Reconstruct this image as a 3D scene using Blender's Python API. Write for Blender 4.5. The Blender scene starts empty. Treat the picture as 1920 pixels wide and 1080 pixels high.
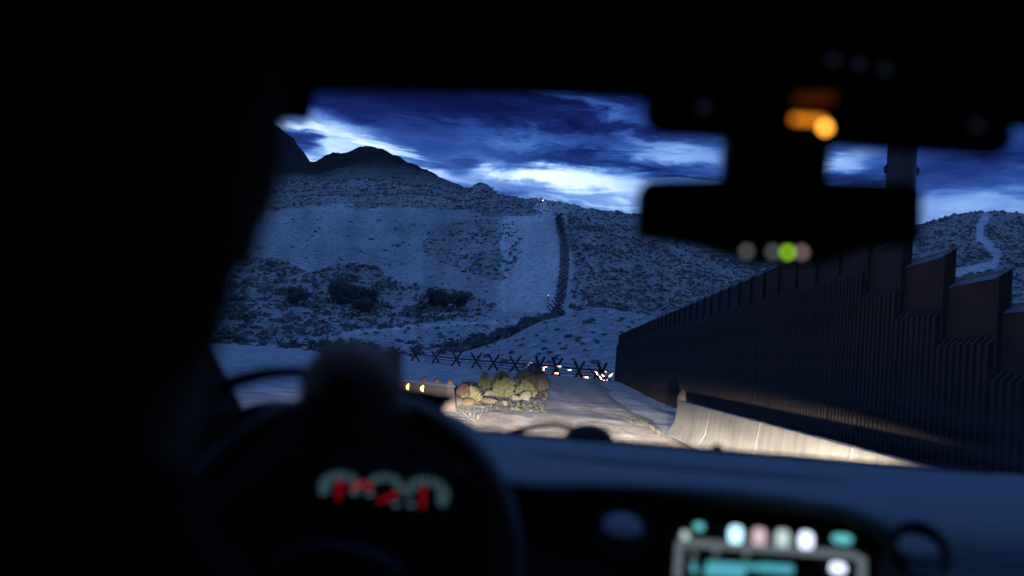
import bpy, bmesh, math, random
import numpy as np
from mathutils import Vector, Matrix, Euler, noise as mnoise
from mathutils.bvhtree import BVHTree

random.seed(11)
rng = np.random.default_rng(11)
R = math.radians
scene = bpy.context.scene
C = scene.collection

# ------------------------------------------------------------------ camera
CAM = Vector((0, 0, 1.6))
FPX = 1920 * 35 / 36
yaw, pitch, roll = R(2.6), R(4.2), R(4.5)
fwd = Vector((-math.sin(yaw) * math.cos(pitch), math.cos(yaw) * math.cos(pitch), math.sin(pitch)))
right0 = Vector((math.cos(yaw), math.sin(yaw), 0))
up0 = right0.cross(fwd)
cr = right0 * math.cos(roll) + up0 * math.sin(roll)
cu = -right0 * math.sin(roll) + up0 * math.cos(roll)
cam_d = bpy.data.cameras.new('camera')
cam = bpy.data.objects.new('camera', cam_d)
C.objects.link(cam)
cam.matrix_world = Matrix(((cr.x, cu.x, -fwd.x, CAM.x), (cr.y, cu.y, -fwd.y, CAM.y), (cr.z, cu.z, -fwd.z, CAM.z), (0, 0, 0, 1)))
cam_d.lens = 35
cam_d.sensor_width = 36
cam_d.clip_start = 0.03
cam_d.clip_end = 6000
cam_d.dof.use_dof = True
cam_d.dof.focus_distance = 60
cam_d.dof.aperture_fstop = 2.0
scene.camera = cam

def ray(px, py):
    return (fwd * FPX + cr * (px - 960) + cu * (540 - py)).normalized()
def at(px, py, Y):
    d = ray(px, py)
    return CAM + d * (Y / d.y)
def proj(p):
    v = p - CAM
    k = FPX / max(v.dot(fwd), 1e-6)
    return 960 + v.dot(cr) * k, 540 - v.dot(cu) * k

# ------------------------------------------------------------------ world: dusk sky with broken cloud
world = bpy.data.worlds.new('World')
scene.world = world
world.use_nodes = True
nt = world.node_tree
nt.nodes.clear()
def N(t, **kw):
    n = nt.nodes.new(t)
    for k, v in kw.items():
        setattr(n, k, v)
    return n
def L(a, b):
    nt.links.new(a, b)
def wmath(op, a, b=None, clamp=False):
    n = N('ShaderNodeMath', operation=op, use_clamp=clamp)
    for i, v in enumerate((a, b)):
        if v is None:
            continue
        if isinstance(v, (int, float)):
            n.inputs[i].default_value = v
        else:
            L(v, n.inputs[i])
    return n.outputs[0]
tc = N('ShaderNodeTexCoord')
sep = N('ShaderNodeSeparateXYZ')
L(tc.outputs['Generated'], sep.inputs[0])
# streaky cloud coordinates: stretched sideways
stretch = N('ShaderNodeMapping')
stretch.inputs['Scale'].default_value = (1, 1, 3.2)
L(tc.outputs['Generated'], stretch.inputs['Vector'])
n1 = N('ShaderNodeTexNoise')
n1.inputs['Scale'].default_value = 5.0
n1.inputs['Detail'].default_value = 5
n1.inputs['Roughness'].default_value = 0.62
n1.inputs['Distortion'].default_value = 0.6
L(stretch.outputs[0], n1.inputs['Vector'])
streak = N('ShaderNodeMapping')
streak.inputs['Scale'].default_value = (1, 1, 6.5)
streak.inputs['Rotation'].default_value = (0, R(4), 0)
L(tc.outputs['Generated'], streak.inputs['Vector'])
n2 = N('ShaderNodeTexNoise')
n2.inputs['Scale'].default_value = 11.0
n2.inputs['Detail'].default_value = 6
n2.inputs['Roughness'].default_value = 0.6
n2.inputs['Distortion'].default_value = 1.0
L(streak.outputs[0], n2.inputs['Vector'])
dis = N('ShaderNodeVectorMath', operation='SUBTRACT')
L(n1.outputs['Color'], dis.inputs[0])
dis.inputs[1].default_value = (0.5, 0.5, 0.5)
dis2 = N('ShaderNodeVectorMath', operation='MULTIPLY')
L(dis.outputs[0], dis2.inputs[0])
dis2.inputs[1].default_value = (0.12, 0.12, 0.06)
disb = N('ShaderNodeVectorMath', operation='SUBTRACT')
L(n2.outputs['Color'], disb.inputs[0])
disb.inputs[1].default_value = (0.5, 0.5, 0.5)
disb2 = N('ShaderNodeVectorMath', operation='MULTIPLY')
L(disb.outputs[0], disb2.inputs[0])
disb2.inputs[1].default_value = (0.05, 0.05, 0.03)
dd = N('ShaderNodeVectorMath', operation='ADD')
L(dis2.outputs[0], dd.inputs[0]); L(disb2.outputs[0], dd.inputs[1])
dvec = N('ShaderNodeVectorMath', operation='ADD')
L(tc.outputs['Generated'], dvec.inputs[0]); L(dd.outputs[0], dvec.inputs[1])
# base brightness by elevation (cloud deck thickens above the horizon gap, breaks up again overhead)
elr = N('ShaderNodeValToRGB')
L(sep.outputs['Z'], elr.inputs[0])
els = elr.color_ramp
els.elements[0].position = 0.0; els.elements[0].color = (0.64,) * 3 + (1,)
els.elements[1].position = 1.0; els.elements[1].color = (0.58,) * 3 + (1,)
for p_, v_ in ((0.150, 0.64), (0.185, 0.56), (0.215, 0.44), (0.24, 0.35), (0.27, 0.22), (0.31, 0.26), (0.45, 0.48)):
    e = els.elements.new(p_); e.color = (v_, v_, v_, 1)
b = elr.outputs[0]
b = wmath('ADD', b, wmath('MULTIPLY', wmath('SUBTRACT', n1.outputs[0], 0.5), 0.36))
b = wmath('ADD', b, wmath('MULTIPLY', wmath('SUBTRACT', n2.outputs[0], 0.5), 0.25))
# breaks (+) and thick banks (-) seen from the road: px, py, half width, half height, tilt deg, amount
PATCHES = [
    (635, 258, 130, 38, 12, 0.36), (560, 240, 95, 8, 6, 0.16), (590, 306, 50, 22, 0, 0.30), (560, 268, 70, 18, 20, -0.34), (800, 262, 200, 30, 5, -0.10), (740, 272, 110, 9, 14, 0.26),
    (1080, 336, 150, 22, 9, 0.40), (985, 322, 80, 12, 6, 0.22), (790, 322, 90, 10, 8, 0.24), (1160, 385, 60, 5, 4, 0.14), (1050, 375, 60, 6, 4, 0.12),
    (1110, 194, 110, 11, 14, 0.24),
    (780, 176, 340, 46, 4, -0.26), (1080, 228, 190, 24, 6, -0.18), (640, 225, 60, 16, 4, 0.12),
    (1130, 298, 170, 18, 8, -0.28), (860, 304, 150, 14, 5, -0.18), (1310, 288, 90, 16, 6, 0.20), (1260, 262, 130, 8, 8, 0.20), (1300, 318, 110, 10, 6, -0.14),
    (900, 360, 60, 12, 6, -0.12), (1600, 292, 60, 16, -8, 0.26), (1560, 326, 120, 12, 4, -0.14), (1830, 318, 220, 44, 3, -0.22), (1830, 388, 220, 22, 2, 0.06),
]
for (px, py, hw, hh, tilt, amt) in PATCHES:
    d = ray(px, py)
    az = math.atan2(d.x, d.y); el = math.asin(d.z)
    M = Matrix.Rotation(-az, 3, 'Z') @ Matrix.Rotation(el, 3, 'X') @ Matrix.Rotation(R(tilt) - roll, 3, 'Y')
    mp = N('ShaderNodeMapping', vector_type='TEXTURE')
    mp.inputs['Location'].default_value = d
    mp.inputs['Rotation'].default_value = M.to_euler('XYZ')
    mp.inputs['Scale'].default_value = (hw * 1.5 / FPX, 0.5, hh * 1.5 / FPX)
    L(dvec.outputs[0], mp.inputs['Vector'])
    ln = N('ShaderNodeVectorMath', operation='LENGTH')
    L(mp.outputs[0], ln.inputs[0])
    mr = N('ShaderNodeMapRange', interpolation_type='SMOOTHSTEP')
    L(ln.outputs['Value'], mr.inputs['Value'])
    mr.inputs['From Min'].default_value = 0.1; mr.inputs['From Max'].default_value = 1.0
    mr.inputs['To Min'].default_value = amt; mr.inputs['To Max'].default_value = 0.0
    b = wmath('ADD', b, mr.outputs[0])
ramp = N('ShaderNodeValToRGB')
L(b, ramp.inputs[0])
cr_ = ramp.color_ramp
cr_.elements[0].position = 0.05; cr_.elements[0].color = (0.0028, 0.0060, 0.042, 1)
cr_.elements[1].position = 1.0; cr_.elements[1].color = (0.72, 0.85, 1.0, 1)
for p_, c_ in ((0.22, (0.0062, 0.0165, 0.100)), (0.40, (0.0210, 0.060, 0.255)), (0.56, (0.070, 0.158, 0.44)), (0.70, (0.19, 0.335, 0.66)), (0.86, (0.43, 0.60, 0.90))):
    e = cr_.elements.new(p_); e.color = c_ + (1,)
SUN_EL, SUN_AZ = R(2.0), R(-6)
sky = N('ShaderNodeTexSky', sky_type='NISHITA', sun_disc=False)
sky.sun_elevation = SUN_EL
sky.sun_rotation = SUN_AZ
sky.air_density = 1.2; sky.dust_density = 0.3; sky.ozone_density = 6.0
tint = N('ShaderNodeMix', data_type='RGBA', blend_type='MULTIPLY')
tint.inputs['Factor'].default_value = 1.0
L(sky.outputs[0], tint.inputs['A'])
tint.inputs['B'].default_value = (0.006, 0.03, 0.12, 1)      # blue-hour white balance
bg_sky = N('ShaderNodeBackground'); L(tint.outputs['Result'], bg_sky.inputs[0]); bg_sky.inputs[1].default_value = 0.05
bg_cloud = N('ShaderNodeBackground'); L(ramp.outputs[0], bg_cloud.inputs[0]); bg_cloud.inputs[1].default_value = 1.42
add = N('ShaderNodeAddShader'); L(bg_sky.outputs[0], add.inputs[0]); L(bg_cloud.outputs[0], add.inputs[1])
wout = N('ShaderNodeOutputWorld'); L(add.outputs[0], wout.inputs[0])

sun_d = bpy.data.lights.new('sun', 'SUN')
sun_d.energy = 0.02; sun_d.angle = R(20); sun_d.color = (0.7, 0.82, 1.0)
sun = bpy.data.objects.new('sun', sun_d); C.objects.link(sun)
sun.rotation_euler = Vector((math.sin(SUN_AZ) * math.cos(R(8)), math.cos(SUN_AZ) * math.cos(R(8)), math.sin(R(8)))).to_track_quat('Z', 'Y').to_euler()

scene.view_settings.view_transform = 'Standard'
scene.view_settings.look = 'None'
scene.view_settings.exposure = 0
scene.view_settings.gamma = 1
scene.cycles.use_denoising = True
scene.cycles.use_adaptive_sampling = True
scene.cycles.adaptive_threshold = 0.02
scene.cycles.max_bounces = 6
scene.cycles.diffuse_bounces = 3
scene.cycles.glossy_bounces = 3
scene.cycles.transparent_max_bounces = 12
scene.cycles.sample_clamp_indirect = 0.6
scene.cycles.caustics_reflective = False
scene.cycles.caustics_refractive = False

HL_POWER, HL_PITCH, HL_SQ = 390000, -3.9, 0.175      # headlights: watts, aim in degrees, vertical squeeze of the beam

# ------------------------------------------------------------------ materials
MATS = {}
def mat(name, col, rough=0.85, var=0.0, scale=3.0, bump=0.0, bscale=None, metal=0.0, spec=0.3, emit=None, estr=0.0, col2=None, attr=None, detail=6):
    m = bpy.data.materials.new(name); m.use_nodes = True
    t = m.node_tree; p = t.nodes['Principled BSDF']
    p.inputs['Roughness'].default_value = rough
    p.inputs['Metallic'].default_value = metal
    p.inputs['Specular IOR Level'].default_value = spec
    p.inputs['Base Color'].default_value = tuple(col) + (1,)
    tcn = t.nodes.new('ShaderNodeTexCoord')
    if var > 0 or col2:
        nz = t.nodes.new('ShaderNodeTexNoise')
        nz.inputs['Scale'].default_value = scale; nz.inputs['Detail'].default_value = detail; nz.inputs['Roughness'].default_value = 0.65
        t.links.new(tcn.outputs['Object'], nz.inputs['Vector'])
        rp = t.nodes.new('ShaderNodeValToRGB')
        c2 = col2 or tuple(min(1, x * (1 + var)) for x in col)
        c1 = tuple(x * (1 - var) for x in col) if not col2 else tuple(col)
        rp.color_ramp.elements[0].position = 0.3; rp.color_ramp.elements[0].color = c1 + (1,)
        rp.color_ramp.elements[1].position = 0.7; rp.color_ramp.elements[1].color = tuple(c2) + (1,)
        t.links.new(nz.outputs[0], rp.inputs[0])
        out = rp.outputs[0]
        if attr:
            at_ = t.nodes.new('ShaderNodeAttribute'); at_.attribute_name = attr
            mx = t.nodes.new('ShaderNodeMix'); mx.data_type = 'RGBA'; mx.blend_type = 'MULTIPLY'; mx.inputs['Factor'].default_value = 1
            t.links.new(out, mx.inputs['A']); t.links.new(at_.outputs['Color'], mx.inputs['B'])
            out = mx.outputs['Result']
        t.links.new(out, p.inputs['Base Color'])
    if bump:
        nb = t.nodes.new('ShaderNodeTexNoise'); nb.inputs['Scale'].default_value = bscale or scale * 6; nb.inputs['Detail'].default_value = 8
        nb.inputs['Roughness'].default_value = 0.7
        t.links.new(tcn.outputs['Object'], nb.inputs['Vector'])
        bp = t.nodes.new('ShaderNodeBump'); bp.inputs['Strength'].default_value = 1.0; bp.inputs['Distance'].default_value = bump
        t.links.new(nb.outputs[0], bp.inputs['Height']); t.links.new(bp.outputs[0], p.inputs['Normal'])
    if emit:
        p.inputs['Emission Color'].default_value = tuple(emit) + (1,)
        p.inputs['Emission Strength'].default_value = estr
    MATS[name] = m
    return m

mat('ground', (0.36, 0.375, 0.365), var=0.55, scale=0.8, bump=0.10, bscale=5, detail=12)
mat('dirt_road', (0.45, 0.395, 0.34), var=0.42, scale=1.3, bump=0.12, bscale=11, detail=12, attr='tone')
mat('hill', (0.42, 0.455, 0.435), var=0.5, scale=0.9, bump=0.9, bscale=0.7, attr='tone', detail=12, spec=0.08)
mat('knoll', (0.31, 0.34, 0.34), var=0.55, scale=0.7, bump=0.35, bscale=2.0, detail=12)
mat('scrub', (0.145, 0.158, 0.146), var=0.5, scale=0.35)
mat('tree_leaf', (0.062, 0.074, 0.068), var=0.4, scale=0.8)
mat('bark', (0.05, 0.04, 0.035), var=0.3, scale=8, bump=0.02)
mat('rust', (0.0150, 0.0115, 0.0105), rough=0.8, var=0.55, scale=2.5, spec=0.14)
mat('skylit_steel', (0.10, 0.11, 0.12), rough=0.5, var=0.3, scale=3, spec=0.4)  # paler than the fence steel: sky light on the top lip put into colour
mat('rust_plate', (0.0140, 0.0098, 0.0090), rough=0.8, var=0.6, scale=1.1, spec=0.14)
mat('steel_dark', (0.012, 0.011, 0.012), rough=0.6, var=0.4, scale=3, spec=0.3)
mat('tower', (0.016, 0.017, 0.020), rough=0.5, var=0.3, scale=2, spec=0.4)
mat('concrete', (0.15, 0.145, 0.13), rough=0.9, var=0.16, scale=2.0, bump=0.006, bscale=30, detail=10)
mat('shrub_green', (0.055, 0.070, 0.028), rough=0.8, var=0.35, scale=9)
mat('shrub_yellow', (0.115, 0.12, 0.058), rough=0.8, var=0.3, scale=9)
mat('shrub_dark', (0.035, 0.040, 0.030), rough=0.8, var=0.35, scale=6)
mat('dry_grass', (0.13, 0.115, 0.065), rough=0.9, var=0.3, scale=6)
mat('tape_white', (0.85, 0.83, 0.80), rough=0.4)
mat('tape_red', (0.62, 0.05, 0.03), rough=0.4)
mat('marker_amber', (0.24, 0.135, 0.075), rough=0.45, spec=0.5)
mat('reflector_yellow', (0.85, 0.58, 0.14), rough=0.3, spec=0.5)
mat('lamp_far', (0.8, 0.7, 0.5), emit=(1.0, 0.8, 0.5), estr=8)
mat('lamp_far_red', (0.8, 0.3, 0.2), emit=(1.0, 0.40, 0.18), estr=2.0)
mat('post_white', (0.75, 0.75, 0.75), rough=0.6)
# inside the vehicle
mat('dash', (0.085, 0.118, 0.128), rough=0.62, var=0.10, scale=40, bump=0.0012, bscale=260, spec=0.5)
mat('trim_black', (0.008, 0.008, 0.009), rough=0.6, spec=0.25)
mat('cloth_black', (0.006, 0.006, 0.007), rough=0.95, var=0.2, scale=30, spec=0.1)
mat('leather_black', (0.010, 0.010, 0.011), rough=0.45, spec=0.4)
mat('vent', (0.10, 0.11, 0.125), rough=0.4, spec=0.5)
mat('paint_white', (0.6, 0.6, 0.6), rough=0.3, spec=0.5)
mat('paint_dark', (0.02, 0.022, 0.026), rough=0.45, spec=0.4)
mat('rubber', (0.008, 0.008, 0.008), rough=0.8, spec=0.2)
mat('skin', (0.16, 0.09, 0.065), rough=0.6, spec=0.2)
mat('hair', (0.008, 0.007, 0.006), rough=0.7, spec=0.2)
mat('mirror', (0.35, 0.36, 0.38), rough=0.06, metal=1.0)
def emis(name, col, s):
    mat(name, (0.02, 0.02, 0.02), emit=col, estr=s)
emis('led_green', (0.34, 0.80, 0.02), 2.6)
emis('led_grey', (0.45, 0.48, 0.50), 0.6)
emis('led_pink', (0.55, 0.36, 0.36), 1.2)
emis('led_amber', (1.0, 0.30, 0.015), 1.25)
emis('led_amber_hot', (1.0, 0.40, 0.05), 6.0)
emis('amber_glint', (0.8, 0.16, 0.02), 0.06)
emis('glint_faint', (0.25, 0.30, 0.60), 0.05)
emis('screen_teal', (0.14, 0.62, 0.66), 1.0)
emis('screen_cyan', (0.10, 0.50, 0.62), 0.8)
emis('screen_white', (0.70, 0.80, 1.0), 2.2)
emis('screen_ice', (0.48, 0.80, 1.0), 2.2)
emis('screen_rose', (0.72, 0.52, 0.58), 1.1)
emis('screen_mint', (0.55, 0.72, 0.70), 1.1)
emis('screen_frame', (0.30, 0.38, 0.42), 0.42)
emis('gauge_tick', (0.17, 0.34, 0.42), 0.36)
emis('gauge_red', (0.85, 0.01, 0.04), 0.30)
# laminated windscreen: clear, with a real Fresnel reflection
g = bpy.data.materials.new('windscreen'); g.use_nodes = True; MATS['windscreen'] = g
t = g.node_tree; t.nodes.clear()
tr = t.nodes.new('ShaderNodeBsdfTransparent'); tr.inputs[0].default_value = (0.97, 0.985, 0.99, 1)
gl = t.nodes.new('ShaderNodeBsdfGlossy'); gl.inputs['Roughness'].default_value = 0.0
lw = t.nodes.new('ShaderNodeLayerWeight'); lw.inputs[0].default_value = 0.5
pw = t.nodes.new('ShaderNodeMath'); pw.operation = 'POWER'; pw.inputs[1].default_value = 5.0; t.links.new(lw.outputs['Facing'], pw.inputs[0])
fr = t.nodes.new('ShaderNodeMath'); fr.operation = 'MULTIPLY_ADD'; fr.inputs[1].default_value = 0.5; fr.inputs[2].default_value = 0.008; t.links.new(pw.outputs[0], fr.inputs[0])
mx = t.nodes.new('ShaderNodeMixShader'); mo = t.nodes.new('ShaderNodeOutputMaterial')
t.links.new(fr.outputs[0], mx.inputs[0]); t.links.new(tr.outputs[0], mx.inputs[1]); t.links.new(gl.outputs[0], mx.inputs[2]); t.links.new(mx.outputs[0], mo.inputs[0])

# retroreflective sheeting and prisms: light goes back along the line it came in on
def retro(name, col, rough):
    m = MATS[name]; t = m.node_tree; p = t.nodes['Principled BSDF']; o = [n for n in t.nodes if n.type == 'OUTPUT_MATERIAL'][0]
    ge = t.nodes.new('ShaderNodeNewGeometry'); gb = t.nodes.new('ShaderNodeBsdfGlossy')
    gb.inputs['Color'].default_value = tuple(col) + (1,); gb.inputs['Roughness'].default_value = rough
    t.links.new(ge.outputs['Incoming'], gb.inputs['Normal'])
    ad = t.nodes.new('ShaderNodeMixShader'); ad.inputs[0].default_value = 0.5
    t.links.new(p.outputs[0], ad.inputs[1]); t.links.new(gb.outputs[0], ad.inputs[2]); t.links.new(ad.outputs[0], o.inputs[0])
retro('tape_white', (0.9, 0.85, 0.8), 0.24); retro('tape_red', (0.8, 0.10, 0.05), 0.24); retro('reflector_yellow', (0.9, 0.62, 0.15), 0.40)

# vertical rain streaks and form-board seams on the concrete
m = MATS['concrete']; t = m.node_tree; p = t.nodes['Principled BSDF']
tcn = [n for n in t.nodes if n.type == 'TEX_COORD'][0]
mpn = t.nodes.new('ShaderNodeMapping'); mpn.inputs['Scale'].default_value = (1.0, 1.0, 0.10)
t.links.new(tcn.outputs['Object'], mpn.inputs[0])
nz = t.nodes.new('ShaderNodeTexNoise'); nz.inputs['Scale'].default_value = 2.6; nz.inputs['Detail'].default_value = 9; nz.inputs['Roughness'].default_value = 0.68
t.links.new(mpn.outputs[0], nz.inputs['Vector'])
rp = t.nodes.new('ShaderNodeValToRGB'); rp.color_ramp.elements[0].position = 0.38; rp.color_ramp.elements[0].color = (0.55, 0.54, 0.54, 1)
rp.color_ramp.elements[1].position = 0.56; rp.color_ramp.elements[1].color = (1, 1, 1, 1)
t.links.new(nz.outputs[0], rp.inputs[0])
mxc = t.nodes.new('ShaderNodeMix'); mxc.data_type = 'RGBA'; mxc.blend_type = 'MULTIPLY'; mxc.inputs['Factor'].default_value = 0.8
old = p.inputs['Base Color'].links[0].from_socket
t.links.new(old, mxc.inputs['A']); t.links.new(rp.outputs[0], mxc.inputs['B']); t.links.new(mxc.outputs['Result'], p.inputs['Base Color'])

# ------------------------------------------------------------------ mesh helpers
def wloc(o):
    v = Vector((0, 0, 0))
    while o is not None:
        v = v + o.location; o = o.parent
    return v
class MB:
    def __init__(s):
        s.v = []; s.f = []
    def poly(s, pts, faces):
        o = len(s.v); s.v += [Vector(q) for q in pts]; s.f += [tuple(o + i for i in f) for f in faces]
        return s
    def hexa(s, p8):
        return s.poly(p8, [(0, 3, 2, 1), (4, 5, 6, 7), (0, 1, 5, 4), (1, 2, 6, 5), (2, 3, 7, 6), (3, 0, 4, 7)])
    def box(s, lo, hi):
        x0, y0, z0 = lo; x1, y1, z1 = hi
        return s.hexa([(x0, y0, z0), (x1, y0, z0), (x1, y1, z0), (x0, y1, z0), (x0, y0, z1), (x1, y0, z1), (x1, y1, z1), (x0, y1, z1)])
    def bar(s, a, b, w, h=None, upv=(0, 0, 1)):
        a = Vector(a); b = Vector(b); h = h or w
        d = (b - a).normalized(); u = Vector(upv)
        if abs(d.dot(u)) > 0.95: u = Vector((1, 0, 0))
        x = d.cross(u).normalized() * w / 2; y = x.cross(d).normalized() * h / 2
        return s.hexa([a - x - y, a + x - y, a + x + y, a - x + y, b - x - y, b + x - y, b + x + y, b - x + y])
    def tube(s, pts, rad, n=12, closed=False, cap=True):
        pts = [Vector(q) for q in pts]; k = len(pts); o = len(s.v)
        rads = rad if isinstance(rad, (list, tuple)) else [rad] * k
        pu = None
        for i, q in enumerate(pts):
            if closed: d = pts[(i + 1) % k] - pts[i - 1]
            else: d = pts[min(i + 1, k - 1)] - pts[max(i - 1, 0)]
            d.normalize()
            if pu is None:
                pu = d.orthogonal().normalized()
            pu = (pu - d * pu.dot(d)).normalized(); w = d.cross(pu)
            for j in range(n):
                a_ = 2 * math.pi * j / n
                s.v.append(q + (pu * math.cos(a_) + w * math.sin(a_)) * rads[i])
        for i in range(k if closed else k - 1):
            for j in range(n):
                i2 = (i + 1) % k
                s.f.append((o + i * n + j, o + i * n + (j + 1) % n, o + i2 * n + (j + 1) % n, o + i2 * n + j))
        if cap and not closed:
            s.f.append(tuple(o + j for j in reversed(range(n)))); s.f.append(tuple(o + (k - 1) * n + j for j in range(n)))
        return s
    def grid(s, rows):
        o = len(s.v); nr = len(rows); nc = len(rows[0])
        for r_ in rows: s.v += [Vector(q) for q in r_]
        for i in range(nr - 1):
            for j in range(nc - 1):
                s.f.append((o + i * nc + j, o + i * nc + j + 1, o + (i + 1) * nc + j + 1, o + (i + 1) * nc + j))
        return s
    def prism(s, prof, axis_a, axis_b, extr, origin=(0, 0, 0)):
        a_ = Vector(axis_a); b_ = Vector(axis_b); e = Vector(extr); o_ = Vector(origin); n = len(prof)
        pts = [o_ + a_ * u + b_ * v for u, v in prof] + [o_ + a_ * u + b_ * v + e for u, v in prof]
        return s.poly(pts, [tuple(reversed(range(n))), tuple(range(n, 2 * n))] + [(i, (i + 1) % n, n + (i + 1) % n, n + i) for i in range(n)])
    def ell(s, c, r3, seg=16, rings=10, rot=None, fn=None):
        c = Vector(c); o = len(s.v); Rm = rot or Matrix.Identity(3)
        for i in range(rings + 1):
            th = math.pi * i / rings
            for j in range(seg):
                ph = 2 * math.pi * j / seg
                q = Vector((math.sin(th) * math.cos(ph), math.sin(th) * math.sin(ph), math.cos(th)))
                k = fn(q) if fn else 1
                s.v.append(c + Rm @ Vector((q.x * r3[0] * k, q.y * r3[1] * k, q.z * r3[2] * k)))
        for i in range(rings):
            for j in range(seg):
                s.f.append((o + i * seg + j, o + (i + 1) * seg + j, o + (i + 1) * seg + (j + 1) % seg, o + i * seg + (j + 1) % seg))
        return s
    def mesh(s, name, m, off=Vector((0, 0, 0)), smooth=False, bevel=0, recalc=True):
        me = bpy.data.meshes.new(name)
        me.from_pydata([q - off for q in s.v], [], s.f)
        if recalc or bevel:
            bm = bmesh.new(); bm.from_mesh(me)
            bmesh.ops.remove_doubles(bm, verts=bm.verts, dist=1e-5)
            if bevel:
                bmesh.ops.bevel(bm, geom=[e for e in bm.edges if len(e.link_faces) == 2 and e.calc_face_angle(0) > 0.5], offset=bevel, segments=2, affect='EDGES', profile=0.6)
            bmesh.ops.recalc_face_normals(bm, faces=bm.faces)
            bm.to_mesh(me); bm.free()
        me.materials.append(MATS[m])
        if smooth: me.polygons.foreach_set('use_smooth', [True] * len(me.polygons))
        return me
    def build(s, name, m, parent=None, loc=None, **kw):
        off = wloc(parent) if parent else (Vector(loc) if loc is not None else Vector((0, 0, 0)))
        o = bpy.data.objects.new(name, s.mesh(name, m, off, **kw))
        C.objects.link(o)
        if parent: o.parent = parent
        elif loc is not None: o.location = loc
        return o
def tag(o, label=None, cat=None, group=None, kind=None):
    if label: o['label'] = label
    if cat: o['category'] = cat
    if group: o['group'] = group
    if kind: o['kind'] = kind
    return o
def empty(name, loc, label=None, cat=None, group=None):
    o = bpy.data.objects.new(name, None); C.objects.link(o); o.location = loc
    o.empty_display_size = 0.1
    return tag(o, label, cat, group)
def inst(name, me, parent, loc, rot=(0, 0, 0), scale=(1, 1, 1)):
    o = bpy.data.objects.new(name, me); C.objects.link(o); o.parent = parent
    o.location = Vector(loc) - (wloc(parent) if parent else Vector((0, 0, 0)))
    o.rotation_euler = rot; o.scale = scale
    return o
def sstep(a, b_, x):
    k = min(1, max(0, (x - a) / (b_ - a))); return k * k * (3 - 2 * k)
def fbm(x, y, z=0.0, o=4):
    return mnoise.fractal(Vector((x, y, z)), 0.9, 2.1, o)

# ------------------------------------------------------------------ ground
def gz(x, y):
    z = 0.45 * sstep(30, 105, y) + 0.3 * sstep(105, 170, y)
    z -= 1.9 * sstep(4.1, 5.8, x) * (1 - sstep(12, 30, y)) + 0.25 * sstep(4.3, 6.0, x) * (1 - sstep(60, 100, y))
    z += 0.06 * fbm(x * 0.18, y * 0.18) * sstep(5, 20, y)
    return z
def axis_pts(segs):
    out = []
    for a_, b_, n in segs: out += list(np.linspace(a_, b_, n, endpoint=False))
    return out + [segs[-1][1]]
xs = axis_pts([(-900, -120, 12), (-120, -20, 30), (-20, 20, 110), (20, 120, 24), (120, 900, 12)])
ys = axis_pts([(-200, -10, 8), (-10, 70, 150), (70, 200, 70), (200, 1500, 10)])
ground = MB().grid([[(x, y, gz(x, y) - (0.012 if y < 140 else 0) - 3.0 * sstep(175, 260, y)) for x in xs] for y in ys]).build('ground', 'ground', smooth=True, recalc=False)
tag(ground, 'open desert floor of pale packed dirt', 'ground', kind='structure')

def road_c(y):   # centre line and half width: straight to the wall end, then fanning out to the left
    return 0.7 - 2.2 * sstep(55, 95, y), 2.75 + 3.5 * sstep(50, 95, y)
rows = []
for y in np.linspace(-8, 104, 190):
    c_, w_ = road_c(y); row = []
    for u in np.linspace(-1, 1, 60):
        x = c_ + u * w_ + 0.5 * fbm(y * 0.13, 7.0 + math.copysign(1, u)) * abs(u)
        e = 1 - sstep(0.82, 1.0, abs(u))
        rut = -0.05 * (math.exp(-((x + 0.75 - 0.2) / 0.28) ** 2) + math.exp(-((x - 0.75 - 0.2) / 0.28) ** 2)) + 0.02 * math.exp(-((x - 0.2) / 0.4) ** 2)
        rut -= 0.05 * math.exp(-((x + 2.4 + 0.010 * (y - 26) ** 2 * 0.1) / 0.25) ** 2)
        z = gz(x, y) + 0.035 * e - 0.02 * (1 - e) + rut * e + 0.020 * fbm(x * 0.9, y * 0.9, 3) * e + 0.02 * e * fbm(x * 3.0, y * 0.5, 9)
        row.append((x, y, z))
    rows.append(row)
road = MB().grid(rows).build('dirt_road', 'dirt_road', smooth=True, recalc=False)
rt = []
for v in road.data.vertices:
    x, y = v.co.x, v.co.y; bend = 0.0035 * max(0, y - 34) ** 2; k = 0.80 + 0.10 * fbm(x * 0.5, y * 0.12, 6)
    for c0 in (-0.55, 0.95): k += 0.38 * math.exp(-((x - c0 + bend) / 0.34) ** 2)
    for c0 in (-1.9, 2.1): k += 0.20 * math.exp(-((x - c0 + bend * 1.6) / 0.30) ** 2)
    k -= 0.25 * sstep(2.6, 3.3, x)
    rt += [k, k, k, 1]
road.data.color_attributes.new('tone', 'FLOAT_COLOR', 'POINT').data.foreach_set('color', rt)
tag(road, 'rutted dirt road lit by the headlights', 'road', kind='structure')

# ------------------------------------------------------------------ hills
def Hh(x): return 684 + 0.079 * (x - 1034)
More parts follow.
